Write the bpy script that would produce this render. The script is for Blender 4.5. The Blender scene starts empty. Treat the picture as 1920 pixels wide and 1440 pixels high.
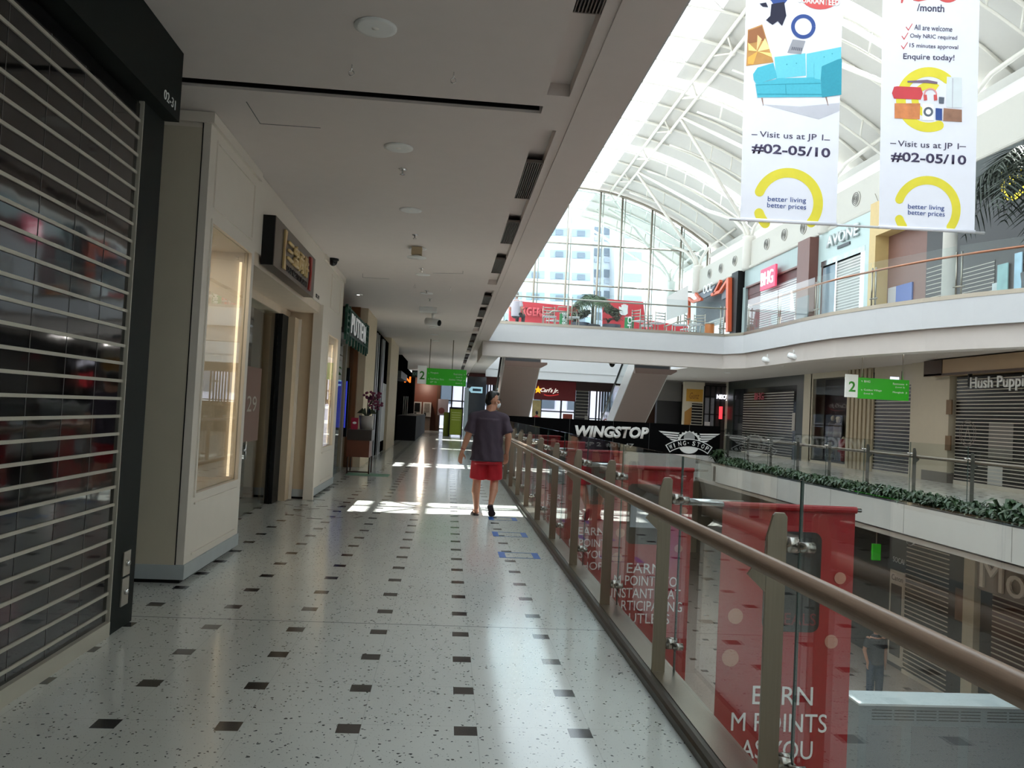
import bpy, bmesh, math, random
from mathutils import Vector, Matrix
random.seed(7)
scene = bpy.context.scene
COL = scene.collection
# ------------------------------------------------------------------ camera
F = 1514.56; YAW, PITCH, ROLL = .0767739, .0346150, .0508419
EYE = Vector((0, 0, 1.495))
_f = Vector((math.sin(YAW)*math.cos(PITCH), math.cos(YAW)*math.cos(PITCH), math.sin(PITCH)))
_r0 = Vector((math.cos(YAW), -math.sin(YAW), 0)); _u0 = _r0.cross(_f)
_r = _r0*math.cos(ROLL)+_u0*math.sin(ROLL); _u = -_r0*math.sin(ROLL)+_u0*math.cos(ROLL)
cam = bpy.data.cameras.new('camera'); camo = bpy.data.objects.new('camera', cam); COL.objects.link(camo)
cam.sensor_fit = 'HORIZONTAL'; cam.sensor_width = 36; cam.lens = F/1920*36
cam.clip_start = .05; cam.clip_end = 500
camo.matrix_world = Matrix(((_r.x, _u.x, -_f.x, EYE.x), (_r.y, _u.y, -_f.y, EYE.y), (_r.z, _u.z, -_f.z, EYE.z), (0, 0, 0, 1)))
scene.camera = camo
# ------------------------------------------------------------------ light, sky, exposure
scene.view_settings.view_transform = 'Standard'; scene.view_settings.look = 'None'
scene.view_settings.gamma = 1; scene.view_settings.use_curve_mapping = False
scene.view_settings.exposure = 0.45
world = bpy.data.worlds.new('sky'); scene.world = world; world.use_nodes = True
_b = world.node_tree.nodes['Background']; _b.inputs[0].default_value = (.86, .94, 1, 1); _b.inputs[1].default_value = 2.6
sun = bpy.data.lights.new('sun', 'SUN'); sun.energy = 22; sun.angle = .005; sun.color = (1, .96, .9)
suno = bpy.data.objects.new('sun', sun); COL.objects.link(suno)
suno.rotation_euler = Vector((-.667, -.29, -1)).to_track_quat('-Z', 'Y').to_euler()
def portal(loc, rot, sx, sy):
    l = bpy.data.lights.new('daylight_opening', 'AREA'); l.shape = 'RECTANGLE'; l.size = sx; l.size_y = sy
    l.cycles.is_portal = True
    o = bpy.data.objects.new('daylight_opening', l); COL.objects.link(o); o.location = loc; o.rotation_euler = rot
portal((3.6, 21, 16.9), (0, 0, 0), 12, 62)
portal((7, 51.9, 10.5), (math.pi/2, 0, math.pi), 17, 12)
try:
    scene.cycles.use_denoising = True
    scene.cycles.max_bounces = 10; scene.cycles.diffuse_bounces = 6; scene.cycles.glossy_bounces = 4
    scene.cycles.transparent_max_bounces = 24; scene.cycles.sample_clamp_indirect = 8
    scene.cycles.caustics_reflective = False; scene.cycles.caustics_refractive = False
except Exception: pass
# ------------------------------------------------------------------ pixel -> point on a plane of the place
def P(px, py, x=None, y=None, z=None):
    d = _r*((px-960)/F) + _u*((720-py)/F) + _f
    if x is not None: t = (x-EYE.x)/d.x
    elif y is not None: t = (y-EYE.y)/d.y
    else: t = (z-EYE.z)/d.z
    return EYE + d*t
# ------------------------------------------------------------------ materials
def lin(c):
    f = lambda v: v/12.92 if v <= .04045 else ((v+.055)/1.055)**2.4
    return tuple(f(v/255) for v in c)
MATS = {}
def M(name, rgb, rough=.5, metal=0., var=.08, scale=6., bump=0., bscale=40., emit=0., spec=.5, aniso=None):
    """plain procedural material: sRGB 0-255 colour with a little noise in colour and roughness"""
    if name in MATS: return MATS[name]
    m = bpy.data.materials.new(name); m.use_nodes = True; nt = m.node_tree; N = nt.nodes; L = nt.links
    b = N['Principled BSDF']; c = lin(rgb)
    tc = N.new('ShaderNodeTexCoord'); mp = N.new('ShaderNodeMapping'); L.new(tc.outputs['Object'], mp.inputs[0])
    if aniso: mp.inputs['Scale'].default_value = aniso
    nz = N.new('ShaderNodeTexNoise'); nz.inputs['Scale'].default_value = scale; nz.inputs['Detail'].default_value = 4
    L.new(mp.outputs[0], nz.inputs['Vector'])
    mx = N.new('ShaderNodeMix'); mx.data_type = 'RGBA'; L.new(nz.outputs['Fac'], mx.inputs[0])
    mx.inputs[6].default_value = tuple(v*(1-var) for v in c)+(1,); mx.inputs[7].default_value = tuple(min(1, v*(1+var)) for v in c)+(1,)
    L.new(mx.outputs[2], b.inputs['Base Color'])
    b.inputs['Roughness'].default_value = rough; b.inputs['Metallic'].default_value = metal
    b.inputs['Specular IOR Level'].default_value = spec
    if emit:
        b.inputs['Emission Color'].default_value = c+(1,); b.inputs['Emission Strength'].default_value = emit
    if bump:
        n2 = N.new('ShaderNodeTexNoise'); n2.inputs['Scale'].default_value = bscale; n2.inputs['Detail'].default_value = 3
        L.new(mp.outputs[0], n2.inputs['Vector'])
        bp = N.new('ShaderNodeBump'); bp.inputs['Strength'].default_value = bump; bp.inputs['Distance'].default_value = .02
        L.new(n2.outputs['Fac'], bp.inputs['Height']); L.new(bp.outputs[0], b.inputs['Normal'])
    MATS[name] = m; return m
def glass(name, tint=(1, 1, 1), ior=1.5, rough=0., haze=0.):
    m = bpy.data.materials.new(name); m.use_nodes = True; nt = m.node_tree; N = nt.nodes; L = nt.links
    for n in list(N):
        if n.type != 'OUTPUT_MATERIAL': N.remove(n)
    out = [n for n in N if n.type == 'OUTPUT_MATERIAL'][0]
    g = N.new('ShaderNodeNewGeometry'); mi = N.new('ShaderNodeMix'); mi.data_type = 'FLOAT'
    L.new(g.outputs['Backfacing'], mi.inputs[0]); mi.inputs[2].default_value = ior; mi.inputs[3].default_value = 1/ior
    fr = N.new('ShaderNodeFresnel'); L.new(mi.outputs[0], fr.inputs['IOR'])
    tr = N.new('ShaderNodeBsdfTransparent'); tr.inputs[0].default_value = tint+(1,)
    gl = N.new('ShaderNodeBsdfGlossy'); gl.inputs['Roughness'].default_value = rough
    mx = N.new('ShaderNodeMixShader'); L.new(fr.outputs[0], mx.inputs[0]); L.new(tr.outputs[0], mx.inputs[1]); L.new(gl.outputs[0], mx.inputs[2])
    last = mx
    if haze:
        df = N.new('ShaderNodeBsdfDiffuse'); df.inputs[0].default_value = (.8, .85, .85, 1)
        m2 = N.new('ShaderNodeMixShader'); m2.inputs[0].default_value = haze
        L.new(mx.outputs[0], m2.inputs[1]); L.new(df.outputs[0], m2.inputs[2]); last = m2
    L.new(last.outputs[0], out.inputs[0]); return m
def terrazzo(name, base, chip, tile, x0, y0, step, side, rough):
    """terrazzo with chips, thin joints and small dark square insets at the tile corners"""
    m = bpy.data.materials.new(name); m.use_nodes = True; nt = m.node_tree; N = nt.nodes; L = nt.links
    b = N['Principled BSDF']; b.inputs['Specular IOR Level'].default_value = .5
    g = N.new('ShaderNodeNewGeometry'); sp = N.new('ShaderNodeSeparateXYZ'); L.new(g.outputs['Position'], sp.inputs[0])
    def mt(op, a, bb=None, c=None):
        n = N.new('ShaderNodeMath'); n.operation = op
        for i, v in enumerate((a, bb, c)):
            if v is None: continue
            if isinstance(v, (int, float)): n.inputs[i].default_value = v
            else: L.new(v, n.inputs[i])
        return n.outputs[0]
    def cell(s, o): return mt('ABSOLUTE', mt('SUBTRACT', mt('FRACT', mt('ADD', mt('DIVIDE', mt('SUBTRACT', s, o), step), .5)), .5))
    cx, cy = cell(sp.outputs[0], x0), cell(sp.outputs[1], y0)
    h = side/2/step
    sq = mt('MULTIPLY', mt('LESS_THAN', cx, h), mt('LESS_THAN', cy, h))
    def line(s, o, w): return mt('LESS_THAN', cell(s, o), w)
    ln = mt('MAXIMUM', line(sp.outputs[0], x0+side/2, .0035), line(sp.outputs[1], y0+side/2, .0035))
    big = mt('LESS_THAN', mt('ABSOLUTE', mt('SUBTRACT', mt('FRACT', mt('ADD', mt('DIVIDE', mt('SUBTRACT', sp.outputs[1], 5.64), 8.9), .5)), .5)), .0006)
    mp = N.new('ShaderNodeMapping'); L.new(g.outputs['Position'], mp.inputs[0]); mp.inputs['Rotation'].default_value = (0, 0, .5)
    nzz = N.new('ShaderNodeTexNoise'); nzz.inputs['Scale'].default_value = 30; L.new(mp.outputs[0], nzz.inputs[0])
    mv = N.new('ShaderNodeMix'); mv.data_type = 'RGBA'; mv.inputs[0].default_value = .03; L.new(mp.outputs[0], mv.inputs[6]); L.new(nzz.outputs['Color'], mv.inputs[7])
    vo = N.new('ShaderNodeTexVoronoi'); vo.inputs['Scale'].default_value = 58; L.new(mv.outputs[2], vo.inputs['Vector'])
    sc = N.new('ShaderNodeSeparateColor'); L.new(vo.outputs['Color'], sc.inputs[0])
    size = mt('MULTIPLY', sc.outputs[1], .42)
    ch = mt('MULTIPLY', mt('LESS_THAN', vo.outputs['Distance'], size), mt('LESS_THAN', sc.outputs[0], .36))
    vo2 = N.new('ShaderNodeTexVoronoi'); vo2.inputs['Scale'].default_value = 110; L.new(mv.outputs[2], vo2.inputs['Vector'])
    sc2 = N.new('ShaderNodeSeparateColor'); L.new(vo2.outputs['Color'], sc2.inputs[0])
    ch2 = mt('MULTIPLY', mt('LESS_THAN', vo2.outputs['Distance'], .25), mt('LESS_THAN', sc2.outputs[0], .2))
    def mix(fac, a, bb):
        n = N.new('ShaderNodeMix'); n.data_type = 'RGBA'; L.new(fac, n.inputs[0])
        for i, v in ((6, a), (7, bb)):
            if isinstance(v, tuple): n.inputs[i].default_value = v
            else: L.new(v, n.inputs[i])
        return n.outputs[2]
    nz = N.new('ShaderNodeTexNoise'); nz.inputs['Scale'].default_value = 1.3; L.new(g.outputs['Position'], nz.inputs[0])
    c0 = lin(base); c = mix(nz.outputs['Fac'], tuple(v*.93 for v in c0)+(1,), tuple(min(1, v*1.07) for v in c0)+(1,))
    c = mix(ch2, c, tuple(v*.62 for v in c0)+(1,)); c = mix(ch, c, lin(chip)+(1,))
    c = mix(mt('MULTIPLY', ln, .22), c, (.1, .1, .1, 1)); c = mix(mt('MULTIPLY', big, .8), c, (.04, .05, .05, 1))
    n3 = N.new('ShaderNodeTexNoise'); n3.inputs['Scale'].default_value = 14; n3.inputs['Detail'].default_value = 6; L.new(g.outputs['Position'], n3.inputs[0])
    t0 = lin(tile); c = mix(sq, c, mix(n3.outputs['Fac'], tuple(v*.5 for v in t0)+(1,), tuple(v*1.7 for v in t0)+(1,)))
    L.new(c, b.inputs['Base Color']); b.inputs['Roughness'].default_value = rough
    return m
WHITE = M('white_paint', (226, 226, 224), .55, var=.03)
CEIL = M('ceiling_paint', (212, 202, 197), .7, var=.03)
FASC = M('fascia_white', (198, 199, 201), .5, var=.02)
SOFF = M('soffit_paint', (196, 188, 182), .65, var=.03)
CREAM = M('cream_wall', (196, 184, 160), .6, var=.04)
BEIGE = M('beige_panel', (198, 188, 168), .6, var=.04)
OFFW = M('offwhite_joinery', (222, 212, 200), .45, var=.03)
BLACK = M('black_metal', (15, 16, 16), .5, var=.1, spec=.25)
BLACKG = M('green_black_frame', (15, 22, 19), .6, var=.1, spec=.2)
DARK = M('dark_interior', (14, 13, 13), .7, var=.2)
STEEL = M('brushed_steel', (168, 160, 148), .32, 1., var=.1, scale=3, aniso=(40, 40, 1.5))
BRONZE = M('post_steel', (150, 139, 124), .36, 1., var=.12, scale=3, aniso=(40, 40, 1.5))
CHROME = M('chrome', (215, 215, 215), .12, 1., var=.03)
WOOD = M('handrail_wood', (150, 126, 108), .24, var=.22, scale=9, aniso=(30, 1.2, 30))
SLAT = M('shutter_slat', (188, 182, 168), .45, .2, var=.05)
PVC = M('shutter_panel', (16, 16, 18), .05, var=.25, bump=.12, bscale=1.6, spec=.6)
PVC2 = M('shutter_panel_far', (30, 27, 27), .25, var=.35, scale=1.5)
RED = M('banner_red', (158, 14, 24), .45, var=.05)
DRED = M('dark_red', (120, 16, 24), .5, var=.06)
GREEN = M('sign_green', (40, 165, 20), .4, var=.03, emit=.12)
LETW = M('white_letters', (238, 238, 236), .5, var=.02)
BROWN = M('brown_panel', (84, 50, 42), .45, var=.12, scale=4)
DBROWN = M('dark_brown_wood', (70, 42, 26), .5, var=.25, scale=5, aniso=(8, 8, 1))
TAN = M('tan_panel', (192, 166, 112), .5, var=.08)
GREY = M('grey_panel', (120, 124, 126), .5, var=.05)
DGREY = M('dark_grey_panel', (62, 66, 70), .5, var=.06)
ROOFW = M('roof_panel', (196, 195, 190), .6, var=.02)
TUBE = M('white_tube', (222, 219, 210), .45, var=.02)
TEAL = M('teal_cloth', (72, 176, 198), .7, var=.08, scale=30)
GLS = glass('balustrade_glass', (.93, .96, .95), 1.8)
GLS2 = glass('upper_balustrade_glass', (.94, .97, .97), 1.4)
GLSH = glass('shop_glass', (.82, .86, .84))
GLSK = glass('skylight_glass', (.94, .97, .98), 1.2)
GLIT = glass('facade_glass', (.9, .96, .97), 1.35)
# ------------------------------------------------------------------ mesh helpers
class MB:
    def __init__(s): s.v = []; s.f = []
    def add(s, vs, fs):
        o = len(s.v); s.v += [Vector(v) for v in vs]; s.f += [[i+o for i in f] for f in fs]; return s
    def box(s, x0, x1, y0, y1, z0, z1):
        return s.add([(x, y, z) for z in (z0, z1) for y in (y0, y1) for x in (x0, x1)],
                     [(0, 2, 3, 1), (4, 5, 7, 6), (0, 1, 5, 4), (2, 6, 7, 3), (0, 4, 6, 2), (1, 3, 7, 5)])
    def prism(s, pts, vec):
        n = len(pts); vec = Vector(vec); a = [Vector(p) for p in pts]
        return s.add(a+[p+vec for p in a], [list(range(n))[::-1], list(range(n, 2*n))]+[[i, (i+1) % n, n+(i+1) % n, n+i] for i in range(n)])
    def bar(s, a, b, w, h, up=(0, 0, 1)):
        a, b = Vector(a), Vector(b); d = (b-a).normalized(); up = Vector(up)
        r = d.cross(up); r = r.normalized() if r.length > 1e-5 else Vector((1, 0, 0)); u = r.cross(d)
        return s.prism([a+r*(i*w/2)+u*(j*h/2) for i, j in ((-1, -1), (1, -1), (1, 1), (-1, 1))], b-a)
    def tube(s, path, r, n=8, r2=None):
        path = [Vector(p) for p in path]; rings = []; m = len(path)
        ref = None
        for i, p in enumerate(path):
            d = (path[min(i+1, m-1)]-path[max(i-1, 0)]).normalized()
            if ref is None:
                ref = Vector((0, 0, 1)) if abs(d.z) < .9 else Vector((1, 0, 0))
            a = d.cross(ref).normalized(); b = a.cross(d); ref = b
            rr = r if r2 is None else r+(r2-r)*i/(m-1)
            rings.append([p+(a*math.cos(t*2*math.pi/n)+b*math.sin(t*2*math.pi/n))*rr for t in range(n)])
        vs = [v for q in rings for v in q]
        fs = [[i*n+t, i*n+(t+1) % n, (i+1)*n+(t+1) % n, (i+1)*n+t] for i in range(m-1) for t in range(n)]
        fs += [list(range(n))[::-1], [(m-1)*n+t for t in range(n)]]
        return s.add(vs, fs)
    def lathe(s, c, prof, n=16, axis='Z'):
        c = Vector(c); vs = []
        for r, h in prof:
            for t in range(n):
                a = t*2*math.pi/n; q = (r*math.cos(a), r*math.sin(a), h)
                if axis == 'Y': q = (q[0], h, q[1])
                if axis == 'X': q = (h, q[0], q[1])
                vs.append(c+Vector(q))
        m = len(prof)
        fs = [[i*n+t, i*n+(t+1) % n, (i+1)*n+(t+1) % n, (i+1)*n+t] for i in range(m-1) for t in range(n)]
        fs += [list(range(n))[::-1], [(m-1)*n+t for t in range(n)]]
        return s.add(vs, fs)
    def ball(s, c, r, n=12, rot=None):
        if isinstance(r, (int, float)): r = (r, r, r)
        k = n//2; vs = []; c = Vector(c)
        for i in range(1, k):
            a = math.pi*i/k
            for t in range(n):
                b = 2*math.pi*t/n
                q = Vector((r[0]*math.sin(a)*math.cos(b), r[1]*math.sin(a)*math.sin(b), r[2]*math.cos(a)))
                vs.append(c+(rot @ q if rot else q))
        top = Vector((0, 0, r[2])); 
        if rot: top = rot @ top
        fs = [[i*n+t, (i+1)*n+t, (i+1)*n+(t+1) % n, i*n+(t+1) % n] for i in range(k-2) for t in range(n)]
        a, b = len(vs), len(vs)+1; vs += [c+top, c-top]
        fs += [[a, t, (t+1) % n] for t in range(n)] + [[b, (k-2)*n+(t+1) % n, (k-2)*n+t] for t in range(n)]
        return s.add(vs, fs)
    def cap(s, p0, p1, r0, r1, n=12):   # tapered capsule
        p0, p1 = Vector(p0), Vector(p1)
        s.tube([p0, p1], r0, n, r1); s.ball(p0, r0, n); s.ball(p1, r1, n); return s
    def build(s, name, mat, parent=None, smooth=False, bevel=0):
        off = Vector((0, 0, 0)); q = parent
        while q is not None: off += q.location; q = q.parent
        me = bpy.data.meshes.new(name); me.from_pydata([v-off for v in s.v], [], s.f)
        bm = bmesh.new(); bm.from_mesh(me); bmesh.ops.recalc_face_normals(bm, faces=bm.faces)
        if bevel: bmesh.ops.bevel(bm, geom=bm.edges, offset=bevel, segments=2, affect='EDGES', profile=.6)
        bm.to_mesh(me); bm.free()
        if smooth:
            for p in me.polygons: p.use_smooth = True
        me.materials.append(mat)
        o = bpy.data.objects.new(name, me); COL.objects.link(o); o.parent = parent
        return o
def tag(o, label, cat, group=None, kind=None):
    if label: o['label'] = label
    if cat: o['category'] = cat
    if group: o['group'] = group
    if kind: o['kind'] = kind
    return o
def T(name, label, cat, loc=(0, 0, 0), group=None):
    o = bpy.data.objects.new(name, None); COL.objects.link(o); o.location = loc; o.empty_display_size = .1
    return tag(o, label, cat, group)
def S(name, mb, mat, smooth=False, label=None):
    o = mb.build(name, mat, None, smooth); o['kind'] = 'structure'
    if label: o['label'] = label
    return o
def dup(o, delta, label=None, parent=None):
    c = o.copy(); COL.objects.link(c)
    if parent: c.parent = parent
    else: c.location = Vector(o.location)+Vector(delta)
    if label: c['label'] = label
    for ch in [q for q in COL.objects if q.parent == o]: dup(ch, None, None, c)
    return c
def text(name, body, mat, org, U, V, parent=None, h=None, w=None, depth=.01, bold=0., shear=0., sp=1., lead=1., align='LEFT'):
    """letters standing on the plane through org (lower left) with unit right U and unit up V"""
    cu = bpy.data.curves.new(name, 'FONT'); cu.body = body; cu.size = 1; cu.offset = bold; cu.shear = shear
    cu.space_character = sp; cu.space_line = lead; cu.align_x = align; cu.resolution_u = 3
    ob = bpy.data.objects.new(name, cu); COL.objects.link(ob)
    dg = bpy.context.evaluated_depsgraph_get(); me = bpy.data.meshes.new_from_object(ob.evaluated_get(dg))
    bpy.data.objects.remove(ob); bpy.data.curves.remove(cu)
    xs = [v.co.x for v in me.vertices] or [0, 1]; ys = [v.co.y for v in me.vertices] or [0, 1]
    x0, y0, W, H = min(xs), min(ys), max(max(xs)-min(xs), 1e-6), max(max(ys)-min(ys), 1e-6)
    sx = w/W if w else h/H; sy = h/H if h else w/W
    U = Vector(U).normalized(); V = Vector(V).normalized(); N = U.cross(V)
    bm = bmesh.new(); bm.from_mesh(me); bmesh.ops.remove_doubles(bm, verts=bm.verts, dist=1e-4)
    r = bmesh.ops.extrude_face_region(bm, geom=bm.faces[:])
    for g in r['geom']:
        if isinstance(g, bmesh.types.BMVert): g.co.z += 1
    bmesh.ops.recalc_face_normals(bm, faces=bm.faces)
    off = Vector((0, 0, 0)); q = parent
    while q is not None: off += q.location; q = q.parent
    org = Vector(org)
    for v in bm.verts: v.co = org + U*((v.co.x-x0)*sx) + V*((v.co.y-y0)*sy) + N*(v.co.z*depth) - off
    bm.to_mesh(me); bm.free(); me.name = name; me.materials.clear(); me.materials.append(mat)
    o = bpy.data.objects.new(name, me); COL.objects.link(o); o.parent = parent
    return o
def textP(name, body, mat, a, b, hpx, parent=None, depth=.01, nudge=(0, 0, 0), x=None, y=None, **k):
    """letters whose baseline runs from pixel a to pixel b on a plane, hpx pixels tall at a"""
    p, q = P(*a, x=x, y=y), P(*b, x=x, y=y); t = P(a[0], a[1]-hpx, x=x, y=y)
    return text(name, body, mat, p+Vector(nudge), q-p, (0, 0, 1), parent, h=(t-p).length, w=(q-p).length, depth=depth, **k)
def flat(pts, vec, x=None, y=None, z=None, mb=None, nudge=(0, 0, 0)):
    mb = mb or MB(); return mb.prism([P(a, b, x=x, y=y, z=z)+Vector(nudge) for a, b in pts], vec)
UX, UY, UZ = Vector((1, 0, 0)), Vector((0, 1, 0)), Vector((0, 0, 1))
# ================================================================== the setting
FLOORM = terrazzo('corridor_terrazzo', (206, 208, 203), (70, 72, 72), (46, 44, 44), -.381, 3.818, .54, .108, .13)
FLOOR1 = terrazzo('lower_terrazzo', (178, 160, 150), (90, 70, 66), (90, 66, 60), .1, .1, .9, .16, .2)
S('floor', MB().box(-9, 1.24, -9, 60, -.5, 0).box(1.24, 17, 28.3, 60, -.5, 0).box(9.05, 17, -9, 28.3, -.5, 0), FLOORM)
S('floor_lower', MB().box(-9, 17, -9, 45, -4.9, -4.42), FLOOR1)
S('trim_1', MB().box(1.24, 1.30, -9, 28.3, -.62, .0).box(1.30, 8.85, 28.2, 28.3, -.62, .34), M('edge_grey_white', (196, 192, 188), .5))      # void edges
S('ceiling_lower', MB().box(-9, 1.24, -9, 45, -.64, -.52).box(1.24, 17, 28.35, 45, -.64, -.52).box(8.93, 17, -9, 28.35, -.6, -.505), SOFF)
S('wall_lower', MB().box(-1.2, -1, -9, 45, -4.42, -.64).box(-1, 17, 36, 36.2, -4.42, -.64), CREAM)
# --- our ceiling with a slot for the air grilles and a dark movement joint
c = MB(); ZC = 3.79
for a, b in ((-9, 5.94), (6.09, 23.85), (23.88, 50)): c.box(-9, .585, a, b, ZC, ZC+.06)
prev = -9
for k in range(-1, 5):
    s0, s1 = 6.44+8.9*k, 6.44+8.9*k+8.18
    if k == -1: s0 = -2.46
    c.box(.585, .75, prev, s0, ZC, ZC+.06); prev = s1
    c.box(.57, .585, s0, s1, ZC+.06, ZC+.09); c.box(.75, .765, s0, s1, ZC+.06, ZC+.09)
    c.box(.57, .765, s0-.015, s0, ZC+.06, ZC+.09); c.box(.57, .765, s1, s1+.015, ZC+.06, ZC+.09); c.box(.57, .765, s0, s1, ZC+.09, ZC+.1)
c.box(.585, .75, prev, 50, ZC, ZC+.06)
c.box(.75, .83, -9, 50, ZC, ZC+.06).box(.83, 1.18, -9, 50, ZC-.012, ZC+.06)
S('ceiling', c, CEIL)
S('ceiling_joint', MB().box(-9, .57, 6.075, 6.089, ZC+.022, ZC+.1).box(-9, .57, 5.9, 6.1, ZC+.1, ZC+.13).box(-9, .57, 23.8, 23.9, ZC+.1, ZC+.13), BLACK)
E3 = [(9.05, 26.3), (9.42, 25.5), (9.47, 24), (9.49, 21.4), (9.62, 19.8), (9.93, 18.3), (10.3, 17.0), (10.75, 15.9), (11.2, 15.05), (12.0, 13.9), (13.2, 12.6), (14.6, 11.5), (17, 10.4)]
poly = [(1.2, 26.34), (9.07, 26.34)] + [(x+.04, y) for x, y in E3[1:]] + [(17, 31), (1.2, 31)]
S('floor_upper', MB().box(-9, 1.16, -9, 60, 3.97, 4.35).prism([(x, y, 3.85) for x, y in poly], (0, 0, .5)).box(1.16, 2, 31, 60, 3.85, 4.35).box(10.2, 17, 31, 60, 3.85, 4.35).box(1.16, 10.2, 46, 60, 3.85, 4.35), FASC)
S('ceiling_right', MB().prism([(x+(.1 if y < 26.3 else 0), y+.05, 3.79) for x, y in poly[:-2]]+[(17, 31, 3.79), (1.2, 31, 3.79)], (0, 0, .06)).box(1.2, 2, 31, 60, 3.79, 3.85).box(10.2, 17, 31, 60, 3.79, 3.85).box(2, 10.2, 46, 52, 3.79, 3.85), SOFF)
def strip(path, z0, z1, t, mb=None, off=0.):
    """a vertical band of thickness t along a plan path"""
    mb = mb or MB(); n = len(path); L = []; R = []
    for i, p in enumerate(path):
        a = Vector(path[max(i-1, 0)]); b = Vector(path[min(i+1, n-1)]); d = (b-a).normalized(); nn = Vector((-d.y, d.x))
        q = Vector(p); L.append(q+nn*off); R.append(q+nn*(off+t))
    for i in range(n-1):
        mb.prism([(L[i].x, L[i].y, z0), (L[i+1].x, L[i+1].y, z0), (R[i+1].x, R[i+1].y, z0), (R[i].x, R[i].y, z0)], (0, 0, z1-z0))
    return mb
EDGE = [(1.18, 26.3)] + E3
S('trim_2', strip(EDGE, 3.78, 4.37, .06).box(1.16, 1.2, -9, 26.3, 3.79, 4.37), FASC)
S('trim_3', strip(EDGE, 4.37, 4.46, .09, off=-.01), STEEL)
S('beam', strip(EDGE, 3.30, 3.80, .4, off=.12).box(1.0, 1.2, 26.4, 31, 3.3, 3.8), SOFF)
S('trim_4', MB().box(2, 10.2, 45.9, 46, 3.9, 4.9).box(2, 10.2, 45.95, 46.2, 3.45, 3.9), FASC)
# --- outer shell; unseen end wall behind the camera added to stop light leaking
WS = MB().box(-9, -8.8, -9, 60, 0, 12).box(-9, 17, -9.2, -9, -4.5, 14).box(16.6, 17, -9, 60, -4.5, 11.17)
S('wall_shell', WS, WHITE)
yr = [P(px, 0, x=15.5).y for px in (1289, 1920)]
# right-hand upper wall over the shopfronts, rounded lower lip
S('wall_right', MB().box(15.5, 15.8, 6, 50.6, 9.75, 11.17).tube([(15.5, 6, 9.8), (15.5, 50.6, 9.8)], .09, 10), M('warm_white_wall', (184, 181, 172), .55, var=.02))
S('wall_right_back', MB().box(16.2, 16.5, 6, 50.6, 4.35, 9.75), DARK)
S('wall_far', MB().box(-9, -2.6, 55, 55.3, 0, 3.8).box(10.8, 17, 50, 50.3, 0, 3.8).box(1.2, 10.8, 50.02, 50.3, 3.5, 3.8), DBROWN)
# --- vaulted roof
def zr(x): return 16.2-.0385*(x-7.3)**2
XS = [9.1+i*.85 for i in range(11)]
NODES = [34.78+4.48*k for k in range(-10, 6)]
def slit(k): return (k % 2) == 0 and k >= -4  # slits near the camera left closed, shaped to keep sun off the foreground floor
rf = MB()
edges = [y for k, y in zip(range(-10, 6), NODES) if slit(k)]
spans = [(-9, edges[0]-.66)] + [(a+.66, b-.66) for a, b in zip(edges, edges[1:])] + [(edges[-1]+.66, 60)]
for a, b in spans:
    for x0, x1 in zip(XS, XS[1:]):
        rf.prism([(x0, a, zr(x0)+.34), (x1, a, zr(x1)+.34), (x1, a, zr(x1)+.46), (x0, a, zr(x0)+.46)], (0, b-a, 0))
for e in edges:            # the thin fin that splits each slit beside the rib
    for x0, x1 in zip(XS, XS[1:]):
        rf.prism([(x0, e+.2, zr(x0)+.34), (x1, e+.2, zr(x1)+.34), (x1, e+.2, zr(x1)+.44), (x0, e+.2, zr(x0)+.44)], (0, .04, 0))
for x0 in (-4.5,):          # closed far-side eaves
    rf.box(-9, -2.2, -9, 60, zr(-2.2)+.3, zr(-2.2)+.42)
rf.box(16.6, 18.4, -9, 60, 12.3, 12.6)
S('roof', rf, ROOFW)
for i, (a, b, c0, c1) in enumerate([(-2.2, 9.1, -9, 60)]):
    g = MB(); xs = [a+(b-a)*j/8 for j in range(9)]
    for x0, x1 in zip(xs, xs[1:]): g.prism([(x0, c0, zr(x0)+.4), (x1, c0, zr(x1)+.4), (x1, c0, zr(x1)+.42), (x0, c0, zr(x0)+.42)], (0, c1-c0, 0))
    for e in edges:
        xs = XS
        for x0, x1 in zip(xs, xs[1:]): g.prism([(x0, e-.66, zr(x0)+.46), (x1, e-.66, zr(x1)+.46), (x1, e-.66, zr(x1)+.48), (x0, e-.66, zr(x0)+.48)], (0, 1.32, 0))
    S('window_skylight', g, GLSK)
for k, y in zip(range(-10, 6), NODES):
    up = [(x, y, zr(x)+.22) for x in [-2+i*1.0 for i in range(20)]]
    lo = [(x, y, zr(x)-.62) for x in [10.3+i*.9 for i in range(8)]]
    m = MB().tube(up, .07, 6).tube(lo, .045, 6)
    for i in range(1, 6): x = 10.3+i*1.05; m.tube([(x, y, zr(x)-.62), (x+.1, y, zr(x)+.22)], .035, 6)
    S('roof_rib', m, TUBE, smooth=True)
    m = MB()                   # intermediate purlin rib between nodes
    ym = y+2.24; m.tube([(x, ym, zr(x)+.26) for x in [-2+i*1.0 for i in range(20)]], .05, 6)
    for i in range(3): m.tube([(3.2+i*2, y+.3, zr(3.2+i*2)+.36), (5.2+i*2, y+2.4, zr(5.2+i*2)+.36)], .018, 5)
    S('roof_purlin', m, TUBE, smooth=True)
tr = MB().tube([(10.3, -9, 15.9), (10.3, 53, 15.9)], .075, 8).tube([(9.75, -9, 16.15), (9.75, 53, 16.15)], .075, 8)
for y in NODES:
    tr.tube([(10.3, y, 15.9), (9.75, y+.9, 16.15)], .05, 6).tube([(10.3, y, 15.9), (9.75, y-.9, 16.15)], .05, 6).ball((10.3, y, 15.9), .13, 8)
S('ridge_truss', tr, TUBE, smooth=True)
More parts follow.
